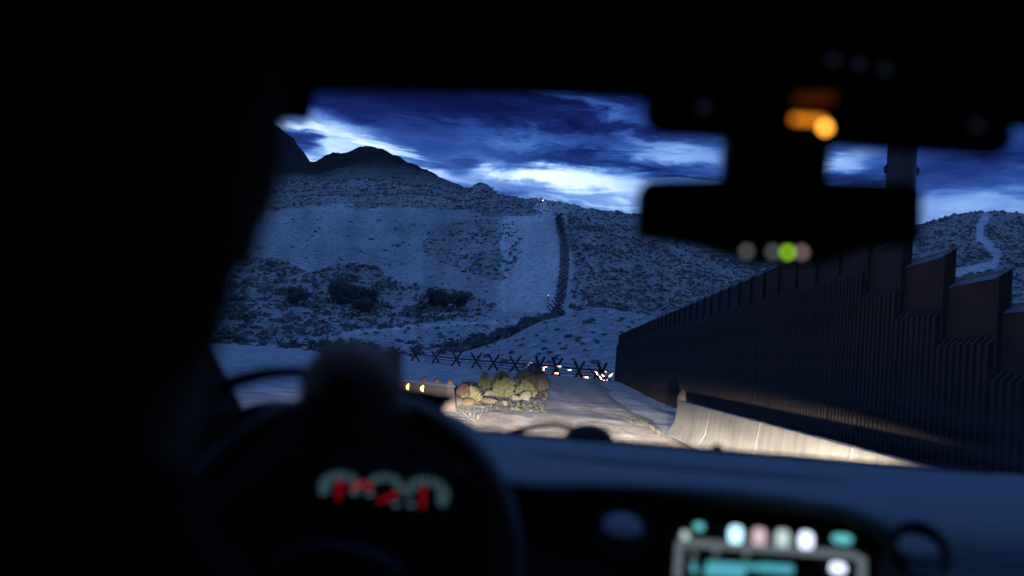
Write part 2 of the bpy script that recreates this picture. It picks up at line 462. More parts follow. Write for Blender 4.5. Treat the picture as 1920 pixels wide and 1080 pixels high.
#      px   : (py, Y) rows from the foot to the skyline
COLS = [
    (-500, [(610, 170), (540, 215), (460, 265), (380, 350), (310, 520), (120, 950)]),
    (0,   [(625, 170), (550, 215), (470, 265), (388, 350), (315, 520), (95, 950)]),
    (330, [(638, 170), (560, 215), (480, 265), (393, 350), (318, 520), (130, 950)]),
    (430, [(642, 172), (562, 215), (482, 265), (395, 350), (320, 520), (183, 930)]),
    (500, [(644, 172), (562, 215), (484, 265), (396, 350), (322, 520), (233, 920)]),
    (545, [(644, 172), (563, 215), (486, 263), (396, 350), (326, 510), (268, 860)]),
    (590, [(642, 174), (564, 215), (488, 261), (396, 350), (333, 500), (313, 700)]),
    (640, [(640, 175), (566, 215), (490, 260), (395, 350), (326, 500), (297, 660)]),
    (685, [(638, 176), (568, 214), (492, 258), (394, 350), (322, 500), (282, 650)]),
    (740, [(636, 177), (572, 212), (496, 256), (395, 348), (334, 480), (304, 620)]),
    (800, [(632, 178), (576, 210), (502, 252), (400, 342), (352, 450), (329, 580)]),
    (860, [(628, 178), (580, 206), (508, 246), (405, 336), (374, 425), (357, 520)]),
    (900, [(625, 178), (582, 203), (510, 242), (407, 332), (377, 400), (352, 470)]),
    (945, [(622, 177), (580, 200), (510, 238), (410, 322), (386, 370), (372, 440)]),
    (985, [(618, 176), (576, 196), (505, 234), (418, 305), (392, 350), (376, 400)]),
    (1020, [(615, 174), (574, 193), (500, 230), (424, 285), (396, 325), (380, 360)]),
    (1060, [(612, 172), (570, 191), (498, 228), (430, 272), (402, 305), (387, 335)]),
    (1120, [(612, 170), (565, 192), (500, 229), (444, 262), (418, 290), (397, 322)]),
    (1200, [(622, 168), (566, 198), (508, 233), (458, 264), (430, 292), (405, 322)]),
    (1300, [(635, 166), (572, 200), (518, 236), (472, 266), (446, 296), (424, 330)]),
    (1450, [(650, 165), (585, 202), (532, 238), (490, 270), (464, 300), (444, 345)]),
    (1600, [(655, 162), (580, 200), (525, 238), (485, 270), (462, 300), (446, 340)]),
    (1720, [(655, 160), (570, 198), (515, 236), (472, 268), (446, 298), (426, 330)]),
    (1790, [(655, 160), (565, 198), (505, 236), (460, 268), (432, 298), (408, 330)]),
    (1860, [(658, 160), (565, 198), (505, 236), (458, 268), (428, 298), (402, 330)]),
    (1930, [(660, 160), (568, 198), (508, 236), (462, 268), (432, 298), (406, 330)]),
    (2100, [(670, 160), (590, 198), (535, 236), (492, 268), (462, 298), (440, 330)]),
    (2500, [(700, 160), (630, 198), (580, 236), (540, 268), (510, 298), (490, 330)]),
]
ctrl = []
for px, rws in COLS:
    col = []
    f0 = at(px, rws[0][0], rws[0][1])
    col.append(Vector((f0.x * 0.80, f0.y * 0.80, -1.2)))
    col += [at(px, py, Y) for py, Y in rws]
    t_ = col[-1]; col.append(Vector((t_.x * 1.15, t_.y * 1.15, t_.z * 0.86))); col.append(Vector((t_.x * 1.7, t_.y * 1.7, 0)))
    ctrl.append(col)
CT = np.array([[tuple(q) for q in c_] for c_ in ctrl])      # cols x rows x 3
pxs = np.array([c_[0] for c_ in COLS], float)
def pchip_rows(A, tk, tq):
    """monotone cubic along axis 0"""
    h = np.diff(tk); dlt = (A[1:] - A[:-1]) / h.reshape(-1, *([1] * (A.ndim - 1)))
    m_ = np.zeros_like(A); m_[0] = dlt[0]; m_[-1] = dlt[-1]
    s_ = dlt[:-1] * dlt[1:]
    hm = np.where(s_ > 0, 2 * s_ / (dlt[:-1] + dlt[1:] + 1e-12), 0)
    m_[1:-1] = hm
    k = np.clip(np.searchsorted(tk, tq, side='right') - 1, 0, len(tk) - 2)
    sh = [-1] + [1] * (A.ndim - 1)
    u = ((tq - tk[k]) / h[k]).reshape(sh); hh = h[k].reshape(sh)
    return (A[k] * (2 * u**3 - 3 * u**2 + 1) + m_[k] * hh * (u**3 - 2 * u**2 + u) + A[k + 1] * (-2 * u**3 + 3 * u**2) + m_[k + 1] * hh * (u**3 - u**2))
NS, NT = 620, 230
sq = np.linspace(-420, 2450, NS)
g1 = pchip_rows(CT, pxs, sq)                                # NS x rows x 3
tk = np.arange(CT.shape[1], dtype=float)
tq = np.linspace(0, CT.shape[1] - 1, NT)
G = pchip_rows(np.swapaxes(g1, 0, 1).copy(), tk, tq)        # NT x NS x 3
for i in range(NT):
    ff = 0.2 + 0.8 * min(1, tq[i] / 2)
    for j in range(NS):
        x, y, z = G[i, j]
        r_ = math.hypot(x, y)
        a_ = min(r_ / 260, 2.6)
        G[i, j, 2] += ff * (a_ * 1.1 * fbm(x * 0.022, y * 0.022, 0, 5) + a_ * 0.30 * fbm(x * 0.13, y * 0.13, 5, 3))
        if tq[i] > 5.5 and r_ > 380:
            G[i, j, 2] += 0.9 * fbm(x * 0.05, y * 0.05, 2, 4) * a_
bvh_faces = [(i * NS + j, i * NS + j + 1, (i + 1) * NS + j + 1, (i + 1) * NS + j) for i in range(NT - 1) for j in range(NS - 1)]
bvh = BVHTree.FromPolygons([tuple(q) for q in G.reshape(-1, 3)], bvh_faces)
def hit(px, py):
    h = bvh.ray_cast(CAM, ray(px, py))
    return h[0]
def hz(x, y):
    h = bvh.ray_cast(Vector((x, y, 900)), Vector((0, 0, -1)))
    return h[0].z if h[0] is not None else 0.0

def inpoly(x, y, P):
    c_ = False; n = len(P); j = n - 1
    for i in range(n):
        xi, yi = P[i]; xj, yj = P[j]
        if (yi > y) != (yj > y) and x < (xj - xi) * (y - yi) / (yj - yi) + xi: c_ = not c_
        j = i
    return c_
# which ground is graded, which is scrub (survey bearings)
Z_LOW = [(380, 470), (520, 486), (580, 510), (640, 494), (700, 498), (740, 528), (810, 535), (860, 545), (930, 575), (900, 596), (760, 612), (640, 628), (380, 650)]
Z_MID = [(780, 470), (800, 436), (850, 415), (925, 408), (980, 425), (984, 470), (965, 500), (958, 526), (900, 520), (840, 498)]
Z_UP = [(-500, 380), (500, 392), (640, 388), (800, 392), (870, 398), (960, 402), (1010, 408), (1030, 380), (900, 300), (600, 200), (-500, 60)]
ROADS = [([(640, 627), (700, 618), (850, 607), (950, 603), (1010, 598)], 3.2), ([(1012, 382), (1020, 398), (1018, 420)], 12)]
TRAIL = [(1850, 404), (1838, 425), (1838, 446), (1856, 462), (1872, 480), (1862, 497), (1790, 512), (1700, 520)]
def dseg(x, y, P):
    best = 1e9
    for (x0, y0), (x1, y1) in zip(P, P[1:]):
        dx, dy = x1 - x0, y1 - y0
        k = min(1, max(0, ((x - x0) * dx + (y - y0) * dy) / (dx * dx + dy * dy)))
        best = min(best, math.hypot(x - x0 - k * dx, y - y0 - k * dy))
    return best
def density(px, py, wob):
    x = px + wob * 14; y = py + wob * 8
    if px > 1500 and dseg(px, py, TRAIL) < 8: return 0.0
    if inpoly(x, y, Z_LOW): return 0.85
    if inpoly(x, y, Z_MID): return 0.55
    if inpoly(x, y, Z_UP): return 0.95
    edge = 1065 + (8 if py > 470 else 0)
    if x > edge: return 1.0
    if x > 955 and y > 405: return 0.0
    if y > 560: return 0.22
    if x < 1000 and y < 600: return 0.06
    return 0.3
tone = np.ones((NT, NS, 4), np.float32)
for i in range(NT):
    for j in range(NS):
        q = Vector(G[i, j]); px, py = proj(q)
        w_ = fbm(q.x * 0.05, q.y * 0.05, 1, 3)
        d_ = density(px, py, w_)
        v_ = 1.0 - 0.30 * d_
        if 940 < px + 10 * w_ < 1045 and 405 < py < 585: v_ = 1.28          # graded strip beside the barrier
        for P, hw in ROADS:
            if dseg(px, py, P) < hw: v_ = 1.35
        if px > 1500 and dseg(px, py, TRAIL) < 7: v_ = 1.35
        if 650 < px < 760 and abs(py - (463 + (px - 640) * 0.27)) < 2: v_ *= 0.8
        rr = math.hypot(q.x, q.y); v_ *= 1 + 0.20 * fbm(q.x * 0.018, q.y * 0.03, 8, 4) + 0.24 * fbm(math.atan2(q.x, q.y) * 45, rr * 0.012, 3, 5)  # downslope streaks put gully shading into the tone
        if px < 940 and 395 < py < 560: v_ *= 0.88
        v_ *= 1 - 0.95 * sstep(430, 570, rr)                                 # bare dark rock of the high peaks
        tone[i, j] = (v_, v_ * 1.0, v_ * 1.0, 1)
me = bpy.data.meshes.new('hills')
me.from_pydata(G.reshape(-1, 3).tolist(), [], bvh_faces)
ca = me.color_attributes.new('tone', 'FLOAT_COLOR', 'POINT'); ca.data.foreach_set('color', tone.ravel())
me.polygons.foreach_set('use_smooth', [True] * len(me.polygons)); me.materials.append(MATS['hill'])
hills = bpy.data.objects.new('hills', me); C.objects.link(hills)
tag(hills, 'scrub covered desert hills rising behind the flat', 'hills', kind='structure')

# the low knoll in front of the hillside
KC = [(800, [(684, 128), (672, 140), (668, 150), (672, 165)]), (870, [(684, 122), (668, 138), (660, 150), (670, 165)]), (940, [(690, 118), (660, 134), (640, 148), (655, 165)]),
      (1000, [(694, 114), (650, 130), (610, 148), (630, 164)]), (1060, [(700, 111), (648, 128), (590, 148), (610, 162)]), (1120, [(706, 109), (645, 127), (577, 148), (600, 162)]),
      (1180, [(712, 108), (648, 127), (583, 148), (606, 162)]), (1250, [(718, 108), (660, 127), (604, 148), (630, 162)]), (1400, [(725, 110), (680, 128), (650, 148), (670, 165)]), (1550, [(730, 112), (715, 130), (705, 148), (712, 165)])]
kc = []
for px, rws in KC:
    f0 = at(px, rws[0][0], rws[0][1]); col = [Vector((f0.x * 0.97, f0.y * 0.95, -0.6))] + [at(px, a_, b_) for a_, b_ in rws]
    l_ = col[-1]; col.append(Vector((l_.x * 1.05, l_.y * 1.06, -1.5))); kc.append([tuple(q) for q in col])
kc = np.array(kc); kp = np.array([c_[0] for c_ in KC], float)
k1 = pchip_rows(kc, kp, np.linspace(800, 1550, 170)); KG = pchip_rows(np.swapaxes(k1, 0, 1).copy(), np.arange(kc.shape[1], dtype=float), np.linspace(0, kc.shape[1] - 1, 80))
for i in range(KG.shape[0]):
    for j in range(KG.shape[1]):
        x, y, z = KG[i, j]; KG[i, j, 2] += 0.30 * fbm(x * 0.10, y * 0.10, 4, 4) + 0.07 * fbm(x * 0.6, y * 0.6, 4, 3)
knoll = MB().grid([[tuple(q) for q in r_] for r_ in KG]).build('knoll', 'knoll', smooth=True, recalc=False)
tag(knoll, 'smooth pale dirt knoll behind the steel barriers', 'knoll', kind='structure')
kb = BVHTree.FromPolygons([tuple(q) for q in KG.reshape(-1, 3)], [(i * 170 + j, i * 170 + j + 1, (i + 1) * 170 + j + 1, (i + 1) * 170 + j) for i in range(79) for j in range(169)])
def khit(px, py):
    return kb.ray_cast(CAM, ray(px, py))[0]

# ------------------------------------------------------------------ scrub: uncountable low bushes
def ico():
    bm = bmesh.new(); bmesh.ops.create_icosphere(bm, subdivisions=1, radius=1)
    v = np.array([tuple(q.co) for q in bm.verts]); f = np.array([[q.index for q in fc.verts] for fc in bm.faces]); bm.free(); return v, f
IV, IF = ico()
def bush_mesh(name, items, m, lab=None, nleaf=10, leaf=0.5):
    """items: x, y, z, radius, height; each bush a clump of small leafy faces"""
    A = np.array(items); nb_ = len(A)
    d = rng.normal(size=(nb_, nleaf, 3)); d[..., 2] = np.abs(d[..., 2]) * 0.9
    d /= np.linalg.norm(d, axis=2, keepdims=True) + 1e-9
    d *= rng.uniform(0.35, 1.0, (nb_, nleaf, 1))
    c = A[:, None, :3] + d * np.stack([A[:, 3], A[:, 3], A[:, 4]], 1)[:, None, :]
    u = rng.normal(size=c.shape); u /= np.linalg.norm(u, axis=2, keepdims=True)
    w = np.cross(u, rng.normal(size=c.shape)); w /= np.linalg.norm(w, axis=2, keepdims=True) + 1e-9
    s_ = (A[:, 3, None, None] * leaf) * rng.uniform(0.6, 1.3, (nb_, nleaf, 1))
    v = np.stack([c - u * s_, c + w * s_ * 0.7, c + u * s_, c - w * s_ * 0.7], 2).reshape(-1, 3)
    n = len(v)
    me = bpy.data.meshes.new(name); me.vertices.add(n); me.vertices.foreach_set('co', v.ravel())
    me.loops.add(n); me.loops.foreach_set('vertex_index', np.arange(n, dtype=np.int32))
    me.polygons.add(n // 4); me.polygons.foreach_set('loop_start', np.arange(0, n, 4, dtype=np.int32))
    me.update(calc_edges=True); me.materials.append(MATS[m])
    o_ = bpy.data.objects.new(name, me); C.objects.link(o_)
    return tag(o_, lab, 'scrub', kind='stuff')
# area-weighted sampling of the hill surface
A_ = np.linalg.norm(np.cross(G[1:, :-1] - G[:-1, :-1], G[:-1, 1:] - G[:-1, :-1]), axis=2)
rC = np.hypot(G[:-1, :-1, 0], G[:-1, :-1, 1]); A_ = A_ * np.minimum(1, (250 / rC) ** 2); A_[tq[:-1] > 7.05] = 0; w_ = A_ / A_.sum(); flat = rng.choice(w_.size, 210000, p=w_.ravel())
items = []
for k in flat:
    i, j = divmod(int(k), NS - 1)
    u, v = rng.random(), rng.random()
    q = Vector(G[i, j] * (1 - u) * (1 - v) + G[i + 1, j] * u * (1 - v) + G[i, j + 1] * (1 - u) * v + G[i + 1, j + 1] * u * v)
    if tq[i] > 7.05: continue
    px, py = proj(q); rr = math.hypot(q.x, q.y)
    wob = fbm(q.x * 0.05, q.y * 0.05, 1, 3)
    clump = 0.35 + 0.9 * max(0, 0.5 + fbm(q.x * 0.08, q.y * 0.08, 12, 3))
    if rr > 470 and random.random() > (540 - rr) / 70: continue
    if random.random() > density(px, py, wob) * clump * (0.50 if px > 1060 else 0.42): continue
    s_ = random.uniform(0.16, 0.46) * random.choice((0.8, 1, 1, 1.5, 1.9)) * (1.3 if rr > 400 else 1)
    if inpoly(px, py, Z_LOW): s_ *= random.choice((0.9, 1.0, 1.2, 1.5, 2.2))
    items.append((q.x, q.y, q.z, s_, s_ * random.uniform(0.55, 0.95)))
bush_mesh('hillside_scrub', items, 'scrub', lab='low dark scrub scattered thickly over the hillsides')
print('scrub', len(items))
# ravine brush in the crease behind the knoll, and tufts on the flat and knoll
items = []
for k in range(170):
    px = random.uniform(870, 1055); py = 655 - (px - 870) * 0.36 + random.gauss(0, 6)
    q = hit(px, py)
    if q is None: continue
    s_ = random.uniform(0.35, 1.2); items.append((q.x, q.y - random.uniform(0, 6), hz(q.x, q.y) - 0.2, s_, s_))
for k in range(120):
    q = khit(random.uniform(860, 1240), random.uniform(580, 690))
    if q is None: continue
    s_ = random.uniform(0.15, 0.5) * random.choice((1, 1, 1.6)); items.append((q.x, q.y, q.z - 0.05, s_, s_ * 0.7))
for (px, py, s_) in ((1075, 577, 1.0), (1087, 582, 0.6), (1172, 583, 1.0), (1160, 580, 0.6), (900, 640, 1.6), (880, 655, 1.9), (930, 635, 1.4), (845, 650, 1.7), (960, 622, 1.3)):
    q = khit(px, py) or hit(px, py)
    if q: items.append((q.x, q.y, q.z, s_, s_))
for k in range(70):
    px = random.uniform(440, 880); py = 640 + (px - 440) * 0.05 + random.gauss(0, 5); q = hit(px, py)
    if q is None: continue
    s_ = random.uniform(0.4, 1.3); items.append((q.x, q.y, q.z - 0.1, s_, s_))
bush_mesh('ravine_brush', items, 'scrub', nleaf=110, leaf=0.22, lab='dark brush in the crease below the hillside')

# ------------------------------------------------------------------ desert trees on the lower slope
def tree(px, py, rx, h, label, seed, n=2600):
    q = hit(px, py)
    rnd = random.Random(seed)
    root = empty('desert_tree', q, label, 'tree', 'trees on the lower slope')
    tb = MB()
    for k in range(4):
        a_ = rnd.uniform(0, 6.28); s_ = rx * 0.5
        tb.tube([q + Vector((0, 0, -0.4)), q + Vector((math.cos(a_) * s_ * 0.25, math.sin(a_) * s_ * 0.25, h * 0.3)), q + Vector((math.cos(a_) * s_, math.sin(a_) * s_, h * 0.65))], [0.16, 0.12, 0.05], 7)
    tb.build('trunk', 'bark', root)
    cb = MB(); lumps = [(rnd.uniform(-0.6, 0.6) * rx, rnd.uniform(-0.6, 0.6) * rx, h * rnd.uniform(0.22, 0.72), rx * rnd.uniform(0.35, 0.6)) for _ in range(12)]
    for k in range(n):
        lx, ly, lz, lr = rnd.choice(lumps)
        d = Vector((rnd.gauss(0, 1), rnd.gauss(0, 1), rnd.gauss(0, 0.8))).normalized() * lr * rnd.uniform(0.45, 1.05)
        c_ = q + Vector((lx, ly, max(0.3, lz))) + d
        if c_.z < q.z + 0.1: c_.z = q.z + 0.1
        s_ = rnd.uniform(0.14, 0.30); a_ = Vector((rnd.gauss(0, 1), rnd.gauss(0, 1), rnd.gauss(0, 1))).normalized(); b_ = a_.orthogonal().normalized()
        cb.poly([c_ - a_ * s_, c_ + b_ * s_ * 0.6, c_ + a_ * s_, c_ - b_ * s_ * 0.6], [(0, 1, 2, 3)])
    cb.build('crown', 'tree_leaf', root, recalc=False)
tree(818, 578, 2.5, 4.6, 'left of the two dark round trees at the end of the lower slope', 1)
tree(856, 580, 2.2, 4.4, 'right of the two dark round trees, standing at the edge of the graded slope', 2)
tree(640, 568, 3.9, 4.6, 'largest and widest dark tree in the middle of the lower slope', 3, 4500)
tree(556, 572, 2.4, 3.8, 'dark tree on the lower slope nearest the driver headrest', 4)
tree(690, 570, 2.3, 3.6, 'dark tree just beside the widest tree on its uphill road side', 5)
tree(680, 586, 2.2, 3.0, 'low dark tree below the widest tree on the slope', 6)

# ------------------------------------------------------------------ border fence of steel bollards
WX = 6.7; PW = 2.15; SP = PW / 8
fence = empty('border_fence', (WX, 14, 0), 'tall rust brown steel bollard fence with plated top running beside the road', 'fence')
bol = MB().poly([(-.075, -.075, -6.2), (.075, -.075, -6.2), (.075, .075, -6.2), (-.075, .075, -6.2), (-.075, -.075, -.17), (.075, -.075, 0), (.075, .075, 0), (-.075, .075, -.17)],
                [(0, 3, 2, 1), (4, 5, 6, 7), (0, 1, 5, 4), (1, 2, 6, 5), (2, 3, 7, 6), (3, 0, 4, 7)]).mesh('bollard', 'rust', bevel=0.012)
def panel_mesh():
    b_ = MB()
    b_.box((0.02, 0.0, -0.10), (0.045, PW - 0.012, 0.86))                       # plate
    return b_.mesh('fence_panel', 'rust_plate')
pm = panel_mesh()
cm = MB().hexa([(0.0, 0.14, 0.862), (0.03, 0.14, 0.862), (0.03, PW - .05, 0.862), (0.0, PW - .05, 0.862), (0.15, 0.14, 0.985), (0.18, 0.14, 0.985), (0.18, PW - .05, 0.985), (0.15, PW - .05, 0.985)]).box((0.145, 0, 0.987), (0.185, PW - .012, 1.02)).mesh('cap_rail', 'skylit_steel')
em = MB().hexa([(-0.06, -0.03, -0.62), (0.14, -0.03, -0.62), (0.14, 0.05, -0.62), (-0.06, 0.05, -0.62), (-0.06, -0.03, 0.86), (0.14, -0.03, 1.0), (0.14, 0.05, 1.0), (-0.06, 0.05, 0.86)]).mesh('end_post', 'rust_plate', bevel=0.01)
y1 = 104.4; edges = []
edges = [15.3 + PW * k for k in range(-3, 41)]
nb = 0; rest = MB()
for y0 in sorted(edges):
    steps = max(0, round((21.75 - y0) / PW))
    top = 5.27 - 0.56 * steps
    rnd = random.Random(int(y0 * 10))
    pn = inst('fence_panel', pm, fence, (WX, y0, top - 1.0), (0, rnd.uniform(-0.006, 0.006), 0))
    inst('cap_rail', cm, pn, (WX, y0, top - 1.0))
    inst('end_post', em, pn, (WX, y0, top - 1.0))
    for k in range(8):
        yb = y0 + SP * (k + 0.5)
        if nb < 300:
            inst('bollard', bol, pn, (WX - 0.06 + rnd.uniform(-.004, .004), yb, top - 1.0 + rnd.uniform(-.012, .012)), (0, 0, rnd.uniform(-.03, .03))); nb += 1
        else:
            rest.poly([Vector(v.co) + Vector((WX - 0.06, yb, top - 1.0)) for v in bol.vertices], [tuple(p_.vertices) for p_ in bol.polygons])
if rest.v:
    tag(rest.build('bollards', 'rust', fence, recalc=False), kind='stuff')

# steel tower standing behind the fence
tp = at(1682, 480, 27.0)
tw = empty('steel_tower', (tp.x, 27.0, -0.3), 'thick dark steel pole rising behind the fence past the mirror', 'tower')
def lathe(prof, c, n=28):
    b_ = MB(); rows_ = [[(c[0] + r_ * math.cos(2 * math.pi * j / n), c[1] + r_ * math.sin(2 * math.pi * j / n), z) for j in range(n + 1)] for r_, z in prof]
    return b_.grid(rows_)
tt = at(1682, 285, 27.0).z
lathe([(0.38, -0.3), (0.38, tt - 1.2), (0.40, tt - 1.18), (0.40, tt - 1.1), (0.385, tt - 1.08), (0.385, tt + 0.6), (0.0, tt + 0.6)], (tp.x, 27)).build('pole', 'tower', tw, smooth=False)
for s_ in (-1, 1):
    lg = MB(); zc = at(1682, 318, 27).z
    lg.prism([(0.36, -0.20), (0.46, -0.08), (0.47, 0.05), (0.36, 0.16)], (s_, 0, 0), (0, 0, 1), (0, 0.06, 0), (tp.x, 26.97, zc))
    lg.build('lifting_lug', 'tower', tw)

# ------------------------------------------------------------------ concrete barriers
def jersey_prof():
    pr = [(-0.30, 0), (-0.30, 0.075), (-0.155, 0.33), (-0.085, 0.88), (-0.07, 0.90), (0.07, 0.90), (0.085, 0.88), (0.155, 0.33), (0.30, 0.075), (0.30, 0)]
    return pr
LBL = ['pale concrete road barrier at the far end of the row, its end face showing', 'stained concrete road barrier second from the far end of the row',
       'concrete road barrier half hidden by the dashboard, third along the row', 'concrete road barrier closest to the vehicle, behind the dashboard']
pr = jersey_prof()
def jersey(name, a_, b_, label, group=None):
    a_ = Vector(a_); b_ = Vector(b_); d = (b_ - a_); ln = d.length; d.normalize(); s_ = Vector((d.y, -d.x, 0))
    rows_ = []
    n = 26
    for i in range(n + 1):
        u = i / n; q = a_ + d * (ln * u); row = []
        for (x, z) in pr:
            zz = gz(q.x, q.y) - 0.03 if z == 0 else z + gz(q.x, q.y) * 0
            row.append(q + s_ * (x + 0.003 * fbm(u * 4, z * 3, ln)) + Vector((0, 0, zz if z == 0 else zz + 0.006 * fbm(u * 14, x * 5, 2) )))
        rows_.append(row + [row[0]])
    mb_ = MB().grid(rows_)
    mb_.poly(rows_[0][:-1], [tuple(range(len(pr)))]); mb_.poly(rows_[-1][:-1], [tuple(reversed(range(len(pr))))])
    o = mb_.build(name, 'concrete', loc=(a_ + b_) / 2)
    return tag(o, label, 'barrier', group)
BX0, BX1 = 3.42, 3.75     # far, near centre line
def bxc(y): return BX1 + (BX0 + 0.13 - BX1) * (y - 9.7) / (27 - 9.7) 
yj = [27.0, 22.03, 17.06, 12.09, 7.12]
for i in range(4):
    jersey('concrete_barrier', (bxc(yj[i + 1] + 0.03), yj[i + 1] + 0.03, 0), (bxc(yj[i]), yj[i], 0), LBL[i], 'concrete barriers beside the fence')
rk = MB()
rk.ell((bxc(27) + 0.06, 27.35, 0.86), (0.13, 0.16, 0.34), 12, 9, fn=lambda q: 1 + 0.25 * mnoise.noise(q * 1.8))
mat('brown_rock', (0.06, 0.045, 0.032), var=0.4, scale=5, bump=0.02)
tag(rk.build('rock', 'brown_rock', loc=(bxc(27), 27.35, 0.6)), 'brown rock poking up behind the far barrier end', 'rock')

# barrier on the other side of the road, with dome markers and yellow reflectors
lb = empty('marked_barrier', at(800, 770, 29.0), 'low concrete barrier with round amber markers on top and yellow reflectors', 'barrier')
pA = at(846, 722, 29.0); pB = at(560, 706, 37.0)
zt = pA.z
e_ = (Vector((pB.x, pB.y, 0)) - Vector((pA.x, pA.y, 0))).normalized(); sN = Vector((-e_.y, e_.x, 0))
if sN.y > 0: sN = -sN
bd = MB()
def lbp(u, x, z): return Vector((pA.x, pA.y, 0)) + e_ * u + sN * x + Vector((0, 0, z))
LL = 7.5
prf = [(0.30, 0.0), (0.30, zt - 0.80), (0.155, zt - 0.55), (0.11, zt - 0.07), (0.11, zt), (-0.11, zt), (-0.11, zt - 0.07), (-0.30, 0.0)]
rws = [[lbp(u + (0.10 * (zt - z) if u == 0 else 0), x, z) for x, z in prf] for u in np.linspace(0, LL, 14)]
bd.grid([r_ + [r_[0]] for r_ in rws]); bd.poly(rws[0], [tuple(range(8))]); bd.poly(rws[-1], [tuple(reversed(range(8)))])
mat('old_concrete', (0.075, 0.062, 0.058), var=0.2, scale=3, bump=0.006, bscale=30)
bd.build('barrier_body', 'old_concrete', lb)
mat('skylit_concrete', (0.17, 0.185, 0.21), var=0.15, scale=4)  # pale band added along the top, sky light painted into its colour
MB().hexa([lbp(-0.03, 0.16, zt - 0.055), lbp(-0.03, -0.14, zt - 0.055), lbp(LL, -0.14, zt - 0.055), lbp(LL, 0.16, zt - 0.055), lbp(0.03, 0.10, zt + 0.03), lbp(0.03, -0.12, zt + 0.03), lbp(LL, -0.12, zt + 0.03), lbp(LL, 0.10, zt + 0.03)]).build('skylit_band', 'skylit_concrete', lb)
def along(px):
    return min(np.linspace(0, LL, 400), key=lambda u: abs(proj(lbp(u, 0.1, zt))[0] - px))
for px in (790, 814, 838):
    u = along(px)
    q = lbp(u, 0.0, zt + 0.03)
    b_ = MB(); b_.ell(q + Vector((0, 0, 0.05)), (0.095, 0.05, 0.10), 16, 10)
    b_.build('dome_marker', 'marker_amber', lb, smooth=True)
for px in (770, 797):
    u = along(px)
    q = lbp(u, 0.165, zt - 0.20)
    b_ = MB(); b_.prism([(0.05, -0.09), (0.05, 0.10), (-0.02, 0.07), (-0.075, 0.02), (-0.075, -0.03), (-0.02, -0.06)], -e_, (0, 0, 1), sN * 0.03, q)
    b_.build('reflector', 'reflector_yellow', lb)

# ------------------------------------------------------------------ boulders and shrubs of the lit rock bed
mat('gravel', (0.085, 0.078, 0.070), var=0.3, scale=1)
mat('rock_red', (0.052, 0.031, 0.025), var=0.3, scale=4, bump=0.02, bscale=14)
mat('rock_grey', (0.057, 0.053, 0.052), var=0.3, scale=4, bump=0.02, bscale=14)
mat('rock_tan', (0.094, 0.076, 0.052), var=0.25, scale=4, bump=0.02, bscale=14)
mat('rock_orange', (0.072, 0.048, 0.030), var=0.3, scale=4, bump=0.02, bscale=14)
mat('rock_pale', (0.120, 0.109, 0.094), var=0.2, scale=4, bump=0.02, bscale=14)
def boulder(px, py, Y, w, h, m, label, seed, lift=0.0, rot=0.0):
    q = at(px, py, Y); q.z = gz(q.x, q.y) + lift
    rnd = random.Random(seed); off = Vector((rnd.uniform(0, 50), rnd.uniform(0, 50), 0))
    planes = [Vector((rnd.gauss(0, 1), rnd.gauss(0, 1), rnd.gauss(0.3, 0.8))).normalized() for _ in range(9)]
    def fn(d):
        k = 1 + 0.26 * mnoise.noise(d * 1.5 + off) + 0.14 * mnoise.noise(d * 3.5 + off) + 0.05 * mnoise.noise(d * 9 + off)
        for p_ in planes:
            dp = d.dot(p_)
            if dp > 0.01: k = min(k, 0.78 / dp)
        return k
    b_ = MB(); b_.ell(q + Vector((0, 0, h * 0.38)), (w * 0.46, w * 0.46 * rnd.uniform(0.7, 0.95), h * 0.58), 26, 16, Matrix.Rotation(rot, 3, 'Y'), fn)
    return tag(b_.build('boulder', m, loc=q), label, 'boulder', 'boulders in the rock bed')
boulder(868, 750, 35, 0.72, 0.78, 'rock_red', 'reddish round boulder at the bed end beside the marked barrier', 1)
boulder(855, 762, 33, 0.45, 0.34, 'rock_grey', 'small grey boulder below the reddish boulder', 2)
boulder(982, 728, 50, 1.5, 0.95, 'rock_orange', 'big flat orange boulder beneath the dark bush', 3, 0.25)
boulder(1010, 727, 51, 1.1, 0.9, 'rock_grey', 'rounded grey boulder beside the big orange boulder', 4, 0.15)
boulder(965, 735, 49, 0.75, 0.8, 'rock_grey', 'upright grey boulder behind the pale yellow bush', 5, 0.1)
boulder(984, 752, 41, 0.62, 0.42, 'rock_pale', 'bright pale boulder in front of the pale yellow bush', 6)
boulder(966, 755, 40, 0.5, 0.28, 'rock_pale', 'low whitish boulder at the front edge between the two yellow bushes', 7)
boulder(912, 760, 36, 0.9, 0.26, 'rock_tan', 'long flat tan boulder in front of the rounded bush', 8)
boulder(875, 767, 33, 0.62, 0.28, 'rock_orange', 'ochre boulder at the front edge nearest the steering wheel', 9)
boulder(915, 745, 40, 0.48, 0.42, 'rock_pale', 'pale pointed boulder beside the rounded bush', 10, 0, 0.5)
boulder(890, 742, 41, 0.8, 0.5, 'rock_grey', 'dull grey boulder behind the tall thin bush', 11)
boulder(880, 730, 46, 0.9, 0.55, 'rock_grey', 'dark slab boulder at the back of the bed behind the reddish one', 12)
boulder(900, 728, 48, 0.7, 0.5, 'rock_grey', 'grey boulder at the back of the bed near the grass clump', 13)
boulder(945, 762, 36, 0.42, 0.22, 'rock_tan', 'small tan boulder on the front edge of the bed', 14)
boulder(895, 756, 37, 0.55, 0.34, 'rock_grey', 'grey boulder behind the dry grass tuft', 15)
boulder(1022, 740, 48, 0.4, 0.3, 'rock_red', 'small reddish boulder at the road end of the bed', 16)

